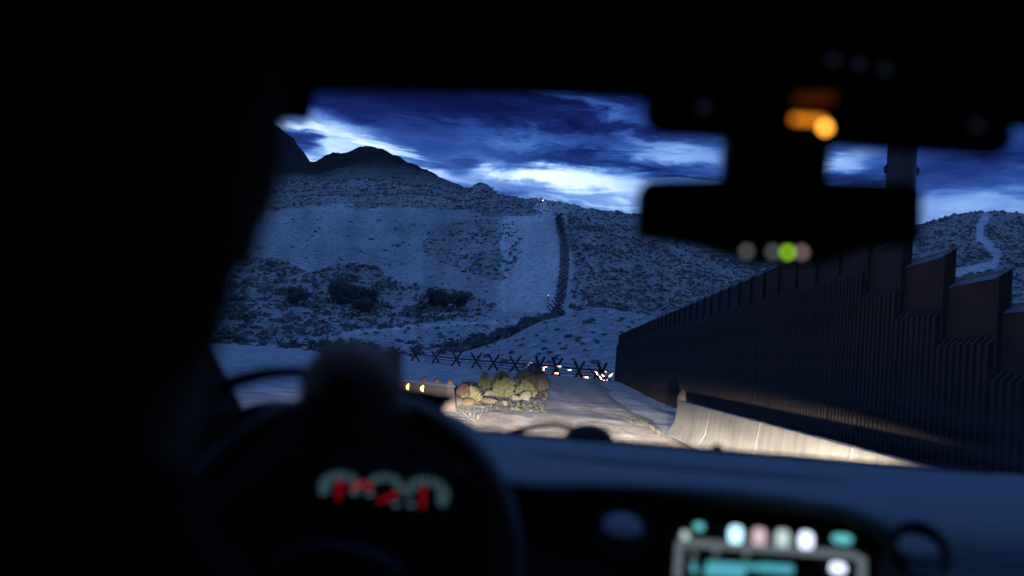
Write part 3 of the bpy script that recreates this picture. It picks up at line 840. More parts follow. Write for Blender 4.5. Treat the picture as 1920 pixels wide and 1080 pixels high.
def shrub(px, py, Y, w, h, m, label, seed, n=900, blade=(0.10, 0.20), name='shrub', lift=0.0):
    q = at(px, py, Y); q.z = gz(q.x, q.y) + lift
    rnd = random.Random(seed); root = empty(name, q, label, 'bush', 'bushes in the rock bed')
    st = MB(); fo = MB()
    for k in range(14):
        a_ = rnd.uniform(0, 6.28); r_ = rnd.uniform(0.1, 0.8) * w / 2
        st.tube([q + Vector((0, 0, -0.05)), q + Vector((math.cos(a_) * r_ * 0.6, math.sin(a_) * r_ * 0.6, h * 0.45)), q + Vector((math.cos(a_) * r_, math.sin(a_) * r_, h * 0.8))], [0.012, 0.009, 0.004], 5)
    for k in range(n):
        a_ = rnd.uniform(0, 6.28); el = math.asin(rnd.uniform(0.0, 1)); rr = rnd.uniform(0.35, 1.0) ** 0.5
        bump = 0.8 + 0.3 * mnoise.noise(Vector((math.cos(a_) * 2, math.sin(a_) * 2, el * 2 + seed)))
        d = Vector((math.cos(a_) * math.cos(el) * w / 2, math.sin(a_) * math.cos(el) * w / 2, math.sin(el) * h)) * rr * bump
        c_ = q + d
        s_ = rnd.uniform(*blade); up = (d.normalized() * 0.8 + Vector((rnd.gauss(0, .35), rnd.gauss(0, .35), 0.5 + rnd.gauss(0, .2)))).normalized()
        sd = up.cross(Vector((rnd.gauss(0, 1), rnd.gauss(0, 1), rnd.gauss(0, 1)))).normalized() * s_ * 0.14
        fo.poly([c_ - sd, c_ + sd, c_ + up * s_ * 0.6 + sd * 0.8, c_ + up * s_, c_ + up * s_ * 0.6 - sd * 0.8], [(0, 1, 2, 3, 4)])
    st.build('stem', 'bark', root); fo.build('foliage', m, root, recalc=False)
shrub(942, 758, 42, 1.05, 0.92, 'shrub_yellow', 'rounded yellow green bush in the middle of the rock bed', 1, 1700)
shrub(984, 750, 45, 0.92, 0.80, 'shrub_yellow', 'pale yellow bush next to the dirt road', 2, 1500)
shrub(940, 738, 47, 1.05, 1.0, 'shrub_green', 'spiky green bush behind the rounded yellow bush', 3, 1100, (0.2, 0.4))
shrub(906, 748, 43, 0.62, 0.95, 'shrub_green', 'tall thin green bush at the left of the rounded one', 4, 600, (0.15, 0.3))
shrub(1000, 722, 56, 2.2, 1.35, 'shrub_dark', 'large dark bush behind the orange boulder', 5, 2200, (0.12, 0.26))
shrub(880, 765, 35, 0.6, 0.42, 'dry_grass', 'dry straw coloured grass tuft at the front of the rock bed', 6, 160, (0.25, 0.45), 'grass_tuft')

# gravel and weeds along the road edges
def litter(name, pts, m, lab, sz):
    vs = []; fs = []; o = 0
    for x, y, z in pts:
        r_ = random.uniform(*sz)
        v = IV[:12] * 1.0 if False else IV
        v = v * (1 + rng.uniform(-.3, .3, (len(IV), 1))) * np.array([r_, r_ * random.uniform(.6, 1), r_ * random.uniform(.3, .55)]) + np.array([x, y, z])
        vs.append(v); fs.append(IF + o); o += len(IV)
    v = np.vstack(vs); f = np.vstack(fs)
    o_ = MB(); o_.v = [Vector(q) for q in v]; o_.f = [tuple(int(i) for i in q) for q in f]
    return tag(o_.build(name, m, recalc=False), lab, 'gravel', kind='stuff')
pts = []
for k in range(2600):
    y = random.uniform(18, 62)
    z_ = random.random()
    if z_ < 0.35: x = 2.95 - abs(random.gauss(0, 0.7))
    elif z_ < 0.75: x = -2.2 - abs(random.gauss(0, 1.0)) - (0.6 if y > 30 else 0)
    else: x = random.uniform(-2.2, 3.3)
    pts.append((x, y, gz(x, y) + 0.005)) if z_ < 0.75 else None
litter('gravel', pts, 'gravel', 'loose gravel strewn along the road edges', (0.015, 0.055))
pts = [(q.x, q.y, gz(q.x, q.y)) for q in (at(random.uniform(850, 1015), random.uniform(726, 772), random.uniform(33, 50)) for _ in range(700))]
litter('bed_stones', pts, 'rock_grey', 'small stones filling the rock bed', (0.04, 0.17))
items = []
for k in range(80):
    q = at(random.uniform(846, 1030), random.uniform(722, 775), random.uniform(32, 52)); s_ = random.uniform(0.06, 0.24)
    items.append((q.x, q.y, gz(q.x, q.y), s_, s_ * 1.2))
mat('weed', (0.050, 0.050, 0.028), var=0.4, scale=3)
bush_mesh('bed_weeds', items, 'weed', nleaf=40, leaf=0.2, lab='dry low weeds between the boulders')
gr = MB()
for k in range(1500):
    y = random.uniform(20, 34); x = 3.0 - abs(random.gauss(0, 0.4)) if random.random() < 0.5 else random.gauss(-2.4, 0.5)
    z = gz(x, y); h = random.uniform(0.03, 0.10)
    a_ = random.uniform(0, 6.28); c_ = Vector((math.cos(a_), math.sin(a_), 0)) * 0.006
    t_ = Vector((x + random.gauss(0, .03), y + random.gauss(0, .03), z + h))
    gr.poly([Vector((x, y, z)) - c_, Vector((x, y, z)) + c_, t_], [(0, 1, 2)])
tag(gr.build('roadside_grass', 'dry_grass', recalc=False), 'short dry grass along the road edges', 'grass', kind='stuff')

# ------------------------------------------------------------------ steel vehicle barriers
def cross_frame_mesh(w=1.2, h=1.75, th=0.20):
    b_ = MB()
    b_.bar((-w / 2, -0.08, -0.1), (w / 2, -0.08, h), th, th, (0, 1, 0)); b_.bar((w / 2, 0.08, -0.1), (-w / 2, 0.08, h), th, th, (0, 1, 0))
    b_.box((-w * 0.62, -0.05, -0.1), (-w * 0.38, 0.05, -0.04)); b_.box((w * 0.38, -0.05, -0.1), (w * 0.62, 0.05, -0.04))
    return b_.mesh('cross_frame', 'steel_dark')
CF = cross_frame_mesh()
flat_line = [at(1128, 712, 101), at(1085, 706, 102), at(1042, 702, 103), at(1010, 697, 104), at(965, 694, 106), at(925, 690, 108), at(893, 688, 113), at(855, 684, 120), at(817, 683, 128), at(778, 682, 136), at(740, 678, 142), at(700, 675, 147), at(660, 672, 152), at(620, 669, 157), at(580, 667, 162), at(548, 664, 166), at(520, 663, 170), at(490, 660, 174)]
flat_line = [Vector((q.x, q.y, gz(q.x, q.y))) for q in flat_line]
fb = empty('vehicle_barrier', flat_line[0], 'long dark steel barrier of crossed beams and rails across the flat', 'barrier')
for i, q in enumerate(flat_line):
    a_ = flat_line[max(0, i - 1)]; b_ = flat_line[min(len(flat_line) - 1, i + 1)]
    az = math.atan2((b_ - a_).y, (b_ - a_).x)
    inst('cross_frame', CF, fb, q, (random.gauss(0, 0.03), random.gauss(0, 0.04), (0.15 if i > 3 else 0.75) + random.gauss(0, 0.12)), (1, 1, 1.0 + random.uniform(-.05, .08)))
railh = ((0.95, 0.17), (1.32, 0.06), (0.62, 0.08), (0.34, 0.07))
for i in range(len(flat_line) - 1):
    for h, th in railh:
        if h == 0.34 and i > 5: continue
        MB().bar(flat_line[i] + Vector((0, -0.1, h + random.uniform(-.04, .04))), flat_line[i + 1] + Vector((0, -0.1, h + random.uniform(-.04, .04))), th).build('rail', 'steel_dark', fb)
# red and white reflective tape wrapped round the beams
def tape(p0, p1, parent, split=0.45, w=0.14):
    p0 = Vector(p0); p1 = Vector(p1); m_ = p0.lerp(p1, split)
    MB().bar(p0, m_, w).build('red_tape', 'tape_red', parent)
    MB().bar(m_, p1, w * 1.02).build('white_tape', 'tape_white', parent)
def railpt(px, py, Y=101.0): return at(px, py, Y)
for (px, py, ln, Y) in ((994, 680, 8, 103.2), (990, 684.5, 6, 103.2), (986, 689, 7, 103.2), (988, 692.5, 8, 103.2), (1048, 687, 9, 101.6), (1067, 694, 8, 101.3), (1043, 700, 9, 101.4), (1099, 707.5, 9, 100.8), (1023, 688, 6, 102.4)):
    a_ = at(px - ln / 2, py - ln * 0.02, Y); b_ = at(px + ln / 2, py + ln * 0.02, Y)
    tape(a_, b_, fb, 0.35, 0.12)
a_ = at(1019.5, 688, 102.3); b_ = at(1019.5, 697, 102.3)
MB().bar(a_, b_, 0.14).build('white_tape', 'tape_white', fb)

# tangle of crossed beams at the end of the fence
hc = at(1128, 705, 100.5); hc.z = gz(hc.x, hc.y)
hb = empty('beam_barrier', hc, 'star of crossed steel beams with red and white tape at the fence end', 'barrier')
for (x0, y0, x1, y1, Y) in ((1104, 690, 1128, 716, 100.9), (1114, 693, 1140, 724, 100.4), (1150, 698, 1118, 722, 100.2), (1127, 692, 1112, 712, 100.7), (1139, 694, 1124, 708, 101.0), (1146, 712, 1110, 716, 100.6)):
    MB().bar(at(x0, y0, Y), at(x1, y1, Y + 0.7), 0.13).build('beam', 'steel_dark', hb)
for (x0, y0, x1, y1) in ((1115.5, 695.5, 1121.5, 702.5), (1123.5, 704.5, 1128, 711), (1128, 701, 1132.5, 706), (1149.5, 699, 1142.5, 706.5), (1137, 712.5, 1142.5, 718), (1129, 716, 1133, 713), (1134, 698, 1137, 696.5)):
    tape(at(x0, y0, 99.9), at(x1, y1, 99.9), hb, 0.3, 0.11)
# the same kind of barrier climbing the hill
HP = [(1034, 596), (1040, 590), (1046, 582), (1050, 570), (1053, 555), (1055, 538), (1057, 520), (1058, 500), (1058, 480), (1057, 462), (1055, 445), (1051, 430), (1048, 418), (1047, 410)]
line = [hit(px, py) for px, py in HP]
line = [q for q in line if q is not None]
dl = [0]
for a_, b_ in zip(line, line[1:]): dl.append(dl[-1] + (b_ - a_).length)
hbx = empty('hill_barrier', line[0], 'dark steel crossed beam barrier climbing straight up the hillside', 'barrier')
CF2 = cross_frame_mesh(2.1, 2.0, 0.20)
nst = int(dl[-1] / 3.0); prev = None
for k in range(nst + 1):
    s_ = dl[-1] * k / nst
    i = min(len(line) - 2, max(j for j in range(len(dl)) if dl[j] <= s_ + 1e-6)); u = (s_ - dl[i]) / max(1e-6, dl[i + 1] - dl[i])
    q = line[i].lerp(line[i + 1], min(1, u)); q.z = hz(q.x, q.y) + 0.1
    inst('cross_frame', CF2, hbx, q, (random.gauss(0, .04), 0, random.gauss(0, 0.12)), (1, 1, random.uniform(0.92, 1.1)))
    if prev is not None:
        MB().bar(prev + Vector((0, 0, 1.0)), q + Vector((0, 0, 1.0)), 0.16).build('rail', 'steel_dark', hbx)
    prev = q

# small lights and a marker post out on the hill
def far_lamp(px, py, r_, m, label):
    q = hit(px, py)
    root = empty('lamp_post', q, label, 'lamp')
    MB().tube([q + Vector((0, 0, -0.3)), q + Vector((0, 0, 1.6))], 0.06, 8).build('post', 'steel_dark', root)
    MB().ell(q + Vector((0, 0, 1.7)), (r_, r_, r_), 12, 8).build('lamp_head', m, root, smooth=True)
far_lamp(1017, 385, 0.17, 'lamp_far', 'tiny warm lamp shining on the ridge line above the hill barrier')
far_lamp(1027, 570, 0.13, 'lamp_far_red', 'tiny orange lamp at the foot of the hill barrier')
q = hit(1098, 572) if khit(1098, 572) is None else khit(1098, 576)
if q: tag(MB().tube([q + Vector((0, 0, -0.2)), q + Vector((0, 0, 0.7)), q + Vector((0, 0, 0.9))], [0.2, 0.2, 0.12], 10).build('marker_post', 'post_white', loc=q), 'small white marker post on top of the knoll', 'post')

#INTERIOR
# ------------------------------------------------------------------ the truck the picture is taken from
VX = 0.205
truck = empty('truck', (VX, 1.2, 0), 'dark truck cab seen from inside, its lit dashboard and mirror facing the road', 'truck')

# dashboard: top pad, brow over the centre stack, sloping passenger side, hump over the instruments
def dash_row(x):
    inst_ = sstep(-0.60, -0.44, x) * (1 - sstep(-0.165, -0.03, x))         # instrument hump
    cen = sstep(-0.03, 0.06, x) * (1 - sstep(0.40, 0.52, x))               # centre brow
    pas = sstep(0.40, 0.56, x)
    arch = 0.012 * math.cos(min(1, abs(x - 0.22) / 0.24) * math.pi / 2) * cen
    z0 = 1.452
    prof = [(1.98, 1.405), (1.955, z0 + 0.008), (1.88, z0 + 0.010), (1.74, z0 + 0.004 + 0.02 * inst_), (1.62, z0 - 0.004 + 0.060 * inst_)]
    zb = 1.442 + arch; back = 0.14 * inst_; inst_ *= 0.12
    prof += [(1.52, zb + 0.002 + 0.082 * inst_ - 0.006 * pas), (1.44, zb + 0.085 * inst_ - 0.012 * pas), (1.395 - 0.02 * inst_, zb - 0.001 + 0.078 * inst_ - 0.020 * pas),
             (1.375 - 0.05 * inst_ - 0.01 * pas, zb - 0.008 + 0.066 * inst_ - 0.030 * pas), (1.375 - 0.05 * inst_ - 0.03 * pas, zb - 0.016 + 0.058 * inst_ - 0.050 * pas)]
    prof += [(1.44 - 0.11 * pas - 0.03 * inst_, zb - 0.030 + 0.045 * inst_ - 0.06 * pas), (1.45 - 0.14 * pas - 0.02 * inst_, 1.40 - 0.035 * pas), (1.44 - 0.14 * pas, 1.33), (1.42 - 0.10 * pas, 1.22), (1.46, 1.05), (1.60, 0.95)]
    return [(x, y + (back if y < 1.5 else 0), z) for y, z in prof]
dxs = sorted(set(list(np.linspace(VX - 0.80, VX + 0.80, 110))))
dash = MB().grid([dash_row(x) for x in dxs]).build('dashboard', 'dash', truck, smooth=True)
# seam line and defroster grille along the pad, speaker mound
MB().box((VX - 0.55, 1.885, 1.459), (VX + 0.62, 1.905, 1.468)).build('defroster_grille', 'trim_black', dash, bevel=0.002)
sp = MB(); sp.ell((VX + 0.03, 1.70, 1.449), (0.30, 0.085, 0.014), 40, 10); sp.build('speaker_mound', 'dash', dash, smooth=True)
# little bumps standing against the bright road
q = at(1105, 812, 1.93); b_ = MB(); b_.ell((q.x, q.y, q.z - 0.012), (0.047, 0.03, 0.030), 24, 12); b_.build('sensor_dome', 'trim_black', dash, smooth=True)
q = at(1345, 842, 1.90); b_ = MB(); b_.ell((q.x, q.y, q.z - 0.004), (0.012, 0.012, 0.014), 16, 10); b_.build('light_sensor', 'trim_black', dash, smooth=True)
# air vents either side of the centre stack
def vent(px, py, Y, w, h, tilt):
    q = at(px, py, Y); b_ = MB(); n = 28
    ring = [q + Vector((math.cos(2 * math.pi * k / n) * w, 0.012 * math.sin(2 * math.pi * k / n), math.sin(2 * math.pi * k / n) * h)) for k in range(n)]
    b_.tube(ring, 0.005, 10, closed=True)
    v_ = b_.build('air_vent', 'trim_black', dash, smooth=True)
    for k in (-0.5, 0, 0.5):
        MB().bar(q + Vector((-w * 0.9, 0.012, h * k)), q + Vector((w * 0.9, 0.012, h * k)), 0.002, 0.010).build('vane', 'trim_black', v_)
    b2 = MB(); b2.poly([q + Vector((math.cos(2 * math.pi * k / n) * w, 0.018, math.sin(2 * math.pi * k / n) * h)) for k in range(n)], [tuple(range(n))]); b2.build('duct', 'trim_black', v_)
    b3 = MB(); q3 = at(px, py - 4, 1.285); b3.ell(q3, (w * 0.72, 0.006, h * 0.72), 24, 12, Matrix.Rotation(R(-55), 3, 'X')); b3.build('vent_sheen_disc', 'vent', v_, smooth=True)  # pale disc added, tilted up to catch sky light as the vent's highlight
vent(1168, 992, 1.37, 0.036, 0.034, 0)
vent(1722, 1034, 1.355, 0.036, 0.034, 0)

# centre stack with its lit radio display
rp_ = at(1445, 1075, 1.400)
rad = MB(); rad.box((at(1235, 1000, 1.395).x, 1.395, 1.22), (at(1655, 1000, 1.395).x, 1.43, 1.402)); radio = rad.build('radio', 'trim_black', truck, bevel=0.006)
def lit(name, px, py, w, h, m, Y=1.389, par=None):
    """a small lit key or legend, w and h in metres"""
    q = at(px, py, Y); b_ = MB(); n = 20; e2 = 3.0
    pts = []
    for k in range(n):
        a_ = 2 * math.pi * k / n; cx, sx = math.cos(a_), math.sin(a_)
        pts.append((math.copysign(abs(cx) ** (2 / e2), cx) * w / 2, math.copysign(abs(sx) ** (2 / e2), sx) * h / 2))
    b_.prism(pts, (1, 0, 0), (0, 0, 1), (0, 0.004, 0), q)
    return b_.build(name, m, par or radio)
for px, py, m_ in ((1380, 1003, 'screen_ice'), (1424, 1007, 'screen_rose'), (1468, 1010, 'screen_mint'), (1512, 1014, 'screen_white')):
    lit('lit_key', px, py, 0.018, 0.023, m_)
lit('lit_key', 1285, 1004, 0.010, 0.010, 'screen_mint'); lit('lit_key', 1311, 988, 0.013, 0.010, 'screen_teal'); lit('lit_key', 1580, 1011, 0.026, 0.012, 'screen_teal')
lit('lit_key', 1572, 1066, 0.020, 0.014, 'screen_white')
for (x0, y0, x1, y1) in ((1275, 1016, 1600, 1041), (1616, 1046, 1616, 1110), (1275, 1016, 1270, 1085)):
    MB().bar(at(x0, y0, 1.389), at(x1, y1, 1.389), 0.009).build('screen_frame', 'screen_frame', radio)
MB().bar(at(1600, 1041, 1.389), at(1616, 1050, 1.389), 0.009).build('screen_frame', 'screen_frame', radio)
for (x0, y0, x1, y1, h) in ((1326, 1058, 1480, 1068, 0.007), (1322, 1072, 1395, 1076, 0.010), (1300, 1056, 1302, 1074, 0.007), (1425, 1064, 1486, 1068, 0.010)):
    MB().bar(at(x0, y0, 1.388), at(x1, y1, 1.388), h).build('screen_text', 'screen_cyan', radio)
for px, py in ((1343, 1036), (1400, 1041), (1301, 1040)):
    lit('lit_key', px, py, 0.007, 0.008, 'screen_frame')

# instrument cluster
ca_ = at(720, 930, 1.375)
cl = MB(); cl.box((-0.40, 1.38, 1.30), (-0.09, 1.40, 1.447)); cluster = cl.build('instrument_cluster', 'trim_black', truck, bevel=0.004)
def gauge(px, py, r_, n0, n1, a0=-100, a1=100, n=11):
    q = at(px, py, 1.376); b_ = MB()
    b_.tube([q + Vector((math.sin(2 * math.pi * k / 28) * r_ * 1.25, 0, math.cos(2 * math.pi * k / 28) * r_ * 1.05)) for k in range(28)], 0.0015, 6, closed=True)
    gg = b_.build('gauge', 'trim_black', cluster)
    for k in range(n):
        a_ = R(a0 + (a1 - a0) * k / (n - 1)); d = Vector((math.sin(a_) * 1.1, 0, math.cos(a_) * 0.85))
        MB().bar(q + d * r_ * (0.50 if k % 2 else 0.62), q + d * r_, 0.0026, 0.002, (0, 1, 0)).build('tick', 'gauge_tick', gg)
    MB().bar(at(*n0, 1.373), at(*n1, 1.373), 0.0042, 0.002, (0, 1, 0)).build('needle', 'gauge_red', gg)
gauge(639, 916, 0.028, (638, 898), (634, 936), -115, 80, 12)
gauge(722, 918, 0.026, (746, 924), (710, 941), -55, 75, 8)
gauge(798, 928, 0.030, (794, 910), (792, 952), -95, 120, 13)
for (px, py, dx, dz) in ((667, 911, 0.006, 0.004), (688, 911, 0.007, -0.004)):
    q = at(px, py, 1.375); MB().bar(q + Vector((-dx, 0, -dz)), q + Vector((dx, 0, dz)), 0.006, 0.002, (0, 1, 0)).build('warning_light', 'gauge_red', cluster)
for px, py in ((664, 924), (693, 927), (742, 946), (770, 947)):
    lit('warning_light', px, py, 0.010, 0.004, 'gauge_tick', 1.375, cluster)

# black instrument hood standing up behind the wheel
ho_ = [(300, 800), (330, 772), (440, 765), (480, 757), (550, 752), (590, 722), (640, 712), (700, 712), (760, 726), (848, 739), (852, 744), (818, 764), (846, 806), (878, 865), (898, 960), (900, 1090), (300, 1050)]
b_ = MB(); P5 = [at(a_, c_, 1.405) for a_, c_ in ho_]; n = len(P5)
b_.poly(P5 + [q + Vector((0, 0.10, -0.004)) for q in P5], [tuple(range(n)), tuple(reversed(range(n, 2 * n)))] + [(i, n + i, n + (i + 1) % n, (i + 1) % n) for i in range(n)])
b_.build('instrument_hood', 'trim_black', truck, bevel=0.006)

# steering wheel
wc = at(640, 1045, 1.15); tl = R(25)
wu = Vector((0, math.sin(tl), math.cos(tl))); wr = Vector((1, 0, 0)); wn = Vector((0, -math.cos(tl), math.sin(tl)))
RW = 0.192
sw = MB(); sw.tube([wc + wr * math.cos(2 * math.pi * k / 64) * RW + wu * math.sin(2 * math.pi * k / 64) * RW for k in range(64)], 0.0165, 16, closed=True)
wheel = sw.build('steering_wheel', 'leather_black', truck, smooth=True)
hub = MB(); hub.ell(wc + wn * 0.0 - wu * 0.03 - wn * 0.02, (0.085, 0.03, 0.06), 24, 12, Matrix.Rotation(tl, 3, 'X')); hub.build('hub', 'trim_black', wheel, smooth=True)
for a_ in (R(205), R(335), R(270)):
    e_ = wr * math.cos(a_) + wu * math.sin(a_)
    MB().bar(wc - wu * 0.03 - wn * 0.01 + e_ * 0.04, wc + e_ * RW, 0.045, 0.014, wn).build('spoke', 'trim_black', wheel, bevel=0.004)
MB().tube([wc - wn * 0.02 - wu * 0.03, wc - wn * 0.33 - wu * 0.03], 0.035, 16).build('column', 'trim_black', wheel, smooth=True)

# windscreen surround, roof, doors
rf = MB()
rows = []
for x in np.linspace(VX - 0.84, VX + 0.84, 29):
    e = ((x - VX) / 0.84); dz = -0.055 * e * e
    rows.append([(x, 0.985, 1.872 + dz), (x, 0.965, 1.878 + dz), (x, 0.80, 1.915 + dz), (x, 0.2, 1.945 + dz), (x, -0.6, 1.94 + dz), (x, -1.3, 1.90 + dz), (x, -1.3, 1.96 + dz), (x, -0.6, 2.0 + dz), (x, 0.2, 2.0 + dz), (x, 0.85, 1.965 + dz), (x, 1.03, 1.905 + dz), (x, 0.985, 1.872 + dz)])
roof = MB().grid(rows).build('roof', 'cloth_black', truck, smooth=True)
for s_ in (-1, 1):
    bx_ = VX + s_ * 0.80
    MB().bar((bx_ + s_ * 0.05, 2.05, 1.38), (bx_ - s_ * 0.02, 0.98, 1.86), 0.09, 0.07).build('windscreen_pillar', 'cloth_black', truck, bevel=0.01)
    MB().box((bx_ - 0.04 + s_ * 0.06, -1.3, 0.55), (bx_ + 0.04 + s_ * 0.06, 2.0, 1.40)).build('door', 'trim_black', truck, bevel=0.01)
    MB().box((bx_ - 0.004 + s_ * 0.05, -1.28, 1.40), (bx_ + 0.004 + s_ * 0.05, 1.30, 1.90)).build('opaque_window', 'trim_black', truck)  # side windows made opaque black to keep daylight out of the cab
MB().box((VX - 0.85, -1.36, 0.55), (VX + 0.85, -1.30, 1.92)).build('rear_wall', 'cloth_black', truck)
MB().box((VX - 0.85, -1.3, 0.50), (VX + 0.85, 2.1, 0.56)).build('cab_floor', 'cloth_black', truck)
MB().box((VX - 0.83, 1.99, 0.56), (VX + 0.83, 2.05, 1.40)).build('firewall', 'trim_black', truck)
# windscreen glass, gently curved, 5 mm thick
gl_ = MB(); th = 0.005
def wsp(u, v, off):
    x = VX + u * 0.80; bow = 0.07 * (1 - u * u)
    y = 2.02 + (0.975 - 2.02) * v + bow * 0.6; z = 1.43 + (1.885 - 1.43) * v - 0.04 * u * u * v + bow * 0.25
    return Vector((x, y + off * 0.4, z + off * 0.92))
for off in (0, th):
    gl_.grid([[wsp(u, v, off) for u in np.linspace(-1, 1, 17)] for v in np.linspace(0, 1, 9)])
gl_.build('windscreen', 'windscreen', truck, smooth=True)

# sun visors
def visor(x0, x1, zb, zt_, Y, r_=0.02, name='sun_visor'):
    b_ = MB(); n = 7
    pts = []
    for (cx, cz, a0) in ((x1 - r_, zb + r_, -90), (x1 - r_, zt_ - r_, 0), (x0 + r_, zt_ - r_, 90), (x0 + r_, zb + r_, 180)):
        for k in range(n):
            a_ = R(a0 + 90 * k / (n - 1)); pts.append((cx + r_ * math.cos(a_), cz + r_ * math.sin(a_)))
    b_.prism(pts, (1, 0, 0), (0, 0.25, 1), (0, 0.018, 0), (0, Y - 0.25 * zb, 0))
    return b_.build(name, 'cloth_black', truck, bevel=0.003)
va = at(576, 222, 0.93)
visor(va.x - 0.42, va.x, va.z, va.z + 0.16, 0.93, 0.006)
vb = at(1208, 246, 0.90); vc = at(1905, 300, 0.90)
v2 = visor(vb.x, vc.x, vb.z, vb.z + 0.16, 0.90)
# overhead console with the amber lamp
oc = MB(); oc.box((at(1440, 200, 0.875).x, 0.876, 1.852), (at(1600, 200, 0.875).x, 0.90, 1.93)); console = oc.build('overhead_console', 'trim_black', truck, bevel=0.004)
MB().bar(at(1486, 223, 0.872), at(1545, 227, 0.872), 0.0045, 0.0045).build('amber_lamp_and_glint', 'led_amber', console)
MB().ell(at(1547, 239, 0.868), (0.0042, 0.002, 0.0042), 14, 8).build('amber_lamp_and_glint', 'led_amber_hot', console)
MB().bar(at(1492, 186, 0.872), at(1562, 184, 0.872), 0.008, 0.008).build('amber_lamp_and_glint', 'amber_glint', console)  # dim bar glows in place of the amber lamp's faint reflection
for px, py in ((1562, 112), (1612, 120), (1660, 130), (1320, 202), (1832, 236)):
    MB().ell(at(px, py, 0.862), (0.004, 0.002, 0.004), 12, 8).build('radio_glint', 'glint_faint', console)  # glowing dots stand in for radio reflections in the windscreen

# rear-view mirror
mz = 0.99
mp_ = [(1199, 356), (1206, 342), (1222, 335), (1460, 331), (1708, 340), (1726, 348), (1731, 364), (1732, 436), (1726, 452), (1706, 460), (1640, 464), (1592, 478), (1556, 494), (1416, 494), (1376, 478), (1300, 456), (1214, 444), (1200, 436), (1195, 420)]
P3 = [at(a_, b2, mz) for a_, b2 in mp_]
mm = MB(); n = len(P3); mm.poly(P3 + [q + Vector((0, 0.035, 0)) for q in P3], [tuple(range(n)), tuple(reversed(range(n, 2 * n)))] + [(i, n + i, n + (i + 1) % n, (i + 1) % n) for i in range(n)])
mirror = mm.build('rear_view_mirror', 'trim_black', truck, bevel=0.004)
P4 = [at(a_, b2, mz - 0.002) for a_, b2 in ((1222, 352), (1705, 358), (1708, 432), (1640, 440), (1300, 434), (1218, 424))]
mg = MB(); mg.poly(P4 + [q + Vector((0, 0.0015, 0)) for q in P4], [tuple(range(6)), tuple(reversed(range(6, 12)))] + [(i, 6 + i, 6 + (i + 1) % 6, (i + 1) % 6) for i in range(6)]); mg.build('mirror_glass', 'mirror', mirror)
sm = MB(); s0 = [at(1356, 348, 1.03), at(1552, 352, 1.03), at(1566, 225, 1.0), at(1372, 215, 1.0)]
sm.hexa([s0[0], s0[1], s0[1] + Vector((0, .03, 0)), s0[0] + Vector((0, .03, 0)), s0[3], s0[2], s0[2] + Vector((0, .05, 0)), s0[3] + Vector((0, .05, 0))]); sm.build('stem', 'trim_black', mirror, bevel=0.004)
for px, py, m_ in ((1400, 471, 'led_grey'), (1450, 472, 'led_grey'), (1477, 473, 'led_green'), (1503, 473, 'led_pink')):
    MB().ell(at(px, py, mz - 0.003), (0.0036, 0.002, 0.0036), 14, 8).build('indicator_light', m_, mirror)

# driver seat with headrest
st_ = MB()
st_.hexa([(-0.52, 0.30, 0.98), (-0.01, 0.30, 0.98), (-0.01, 0.44, 0.98), (-0.52, 0.44, 0.98), (-0.46, 0.30, 1.47), (-0.09, 0.30, 1.47), (-0.09, 0.41, 1.47), (-0.46, 0.41, 1.47)])
seat = st_.build('driver_seat', 'cloth_black', truck, bevel=0.04)
MB().box((-0.52, 0.40, 0.84), (-0.01, 0.96, 0.98)).build('cushion', 'cloth_black', seat, bevel=0.04)
hr = MB()
hr.ell((-0.290, 0.44, 1.660), (0.142, 0.050, 0.105), 32, 20, fn=lambda q: (abs(q.x) ** 3.6 + abs(q.y) ** 3.6 + abs(q.z) ** 3.6) ** (-1 / 3.6))
hr.build('headrest', 'cloth_black', seat, smooth=True)
for x in (-0.34, -0.24):
    MB().tube([(x, 0.37, 1.45), (x, 0.43, 1.60)], 0.007, 10).build('headrest_post', 'trim_black', seat)

# bonnet, wings, bumper, headlights, wheels, wipers
hd = MB(); rows = []
for y in np.linspace(2.10, 3.55, 16):
    u = (y - 2.10) / 1.45
    rows.append([(VX + s_ * 0.86, y, 1.27 - 0.15 * u - 0.10 * abs(s_) ** 4 - 0.10 * max(0, u - 0.85) / 0.15) for s_ in np.linspace(-1, 1, 21)])
hd.grid(rows); hd.build('bonnet', 'paint_dark', truck, smooth=True)
for s_ in (-1, 1):
    MB().box((VX + s_ * 0.93 - 0.07, 2.06, 0.62), (VX + s_ * 0.93 + 0.07, 3.50, 1.08)).build('wing', 'paint_dark', truck, bevel=0.04)
    for yw in (2.75, -0.9):
        b_ = MB(); b_.tube([(VX + s_ * 0.92, yw + 0.28 * math.cos(2 * math.pi * k / 28), 0.385 + 0.28 * math.sin(2 * math.pi * k / 28)) for k in range(28)], 0.11, 12, closed=True)
        w_ = b_.build('wheel', 'rubber', truck, smooth=True)
        MB().tube([(VX + s_ * 0.85, yw, 0.385), (VX + s_ * 0.99, yw, 0.385)], 0.19, 20).build('rim', 'paint_white', w_)
MB().box((VX - 0.95, 3.50, 0.48), (VX + 0.95, 3.66, 0.72)).build('bumper', 'paint_dark', truck, bevel=0.04)
MB().box((VX - 0.52, 3.52, 0.74), (VX + 0.52, 3.58, 1.02)).build('grille', 'trim_black', truck, bevel=0.02)
wp = MB(); wp.tube([at(940, 818, 2.16), at(975, 806, 2.15), at(1010, 798, 2.14), at(1040, 796, 2.13), at(1070, 802, 2.12), at(1100, 812, 2.11)], 0.006, 8)
wp.build('wiper', 'trim_black', truck, smooth=True)
MB().tube([at(610, 720, 1.30), at(560, 697, 1.29), (at(500, 700, 1.285)), at(450, 712, 1.28), at(405, 728, 1.28)], [.008, .008, .009, .010, .010], 12).build('signal_lever', 'trim_black', wheel, smooth=True)
mat('headlight_lens', (0.8, 0.8, 0.8), rough=0.2, emit=(1.0, 0.86, 0.66), estr=3.0)
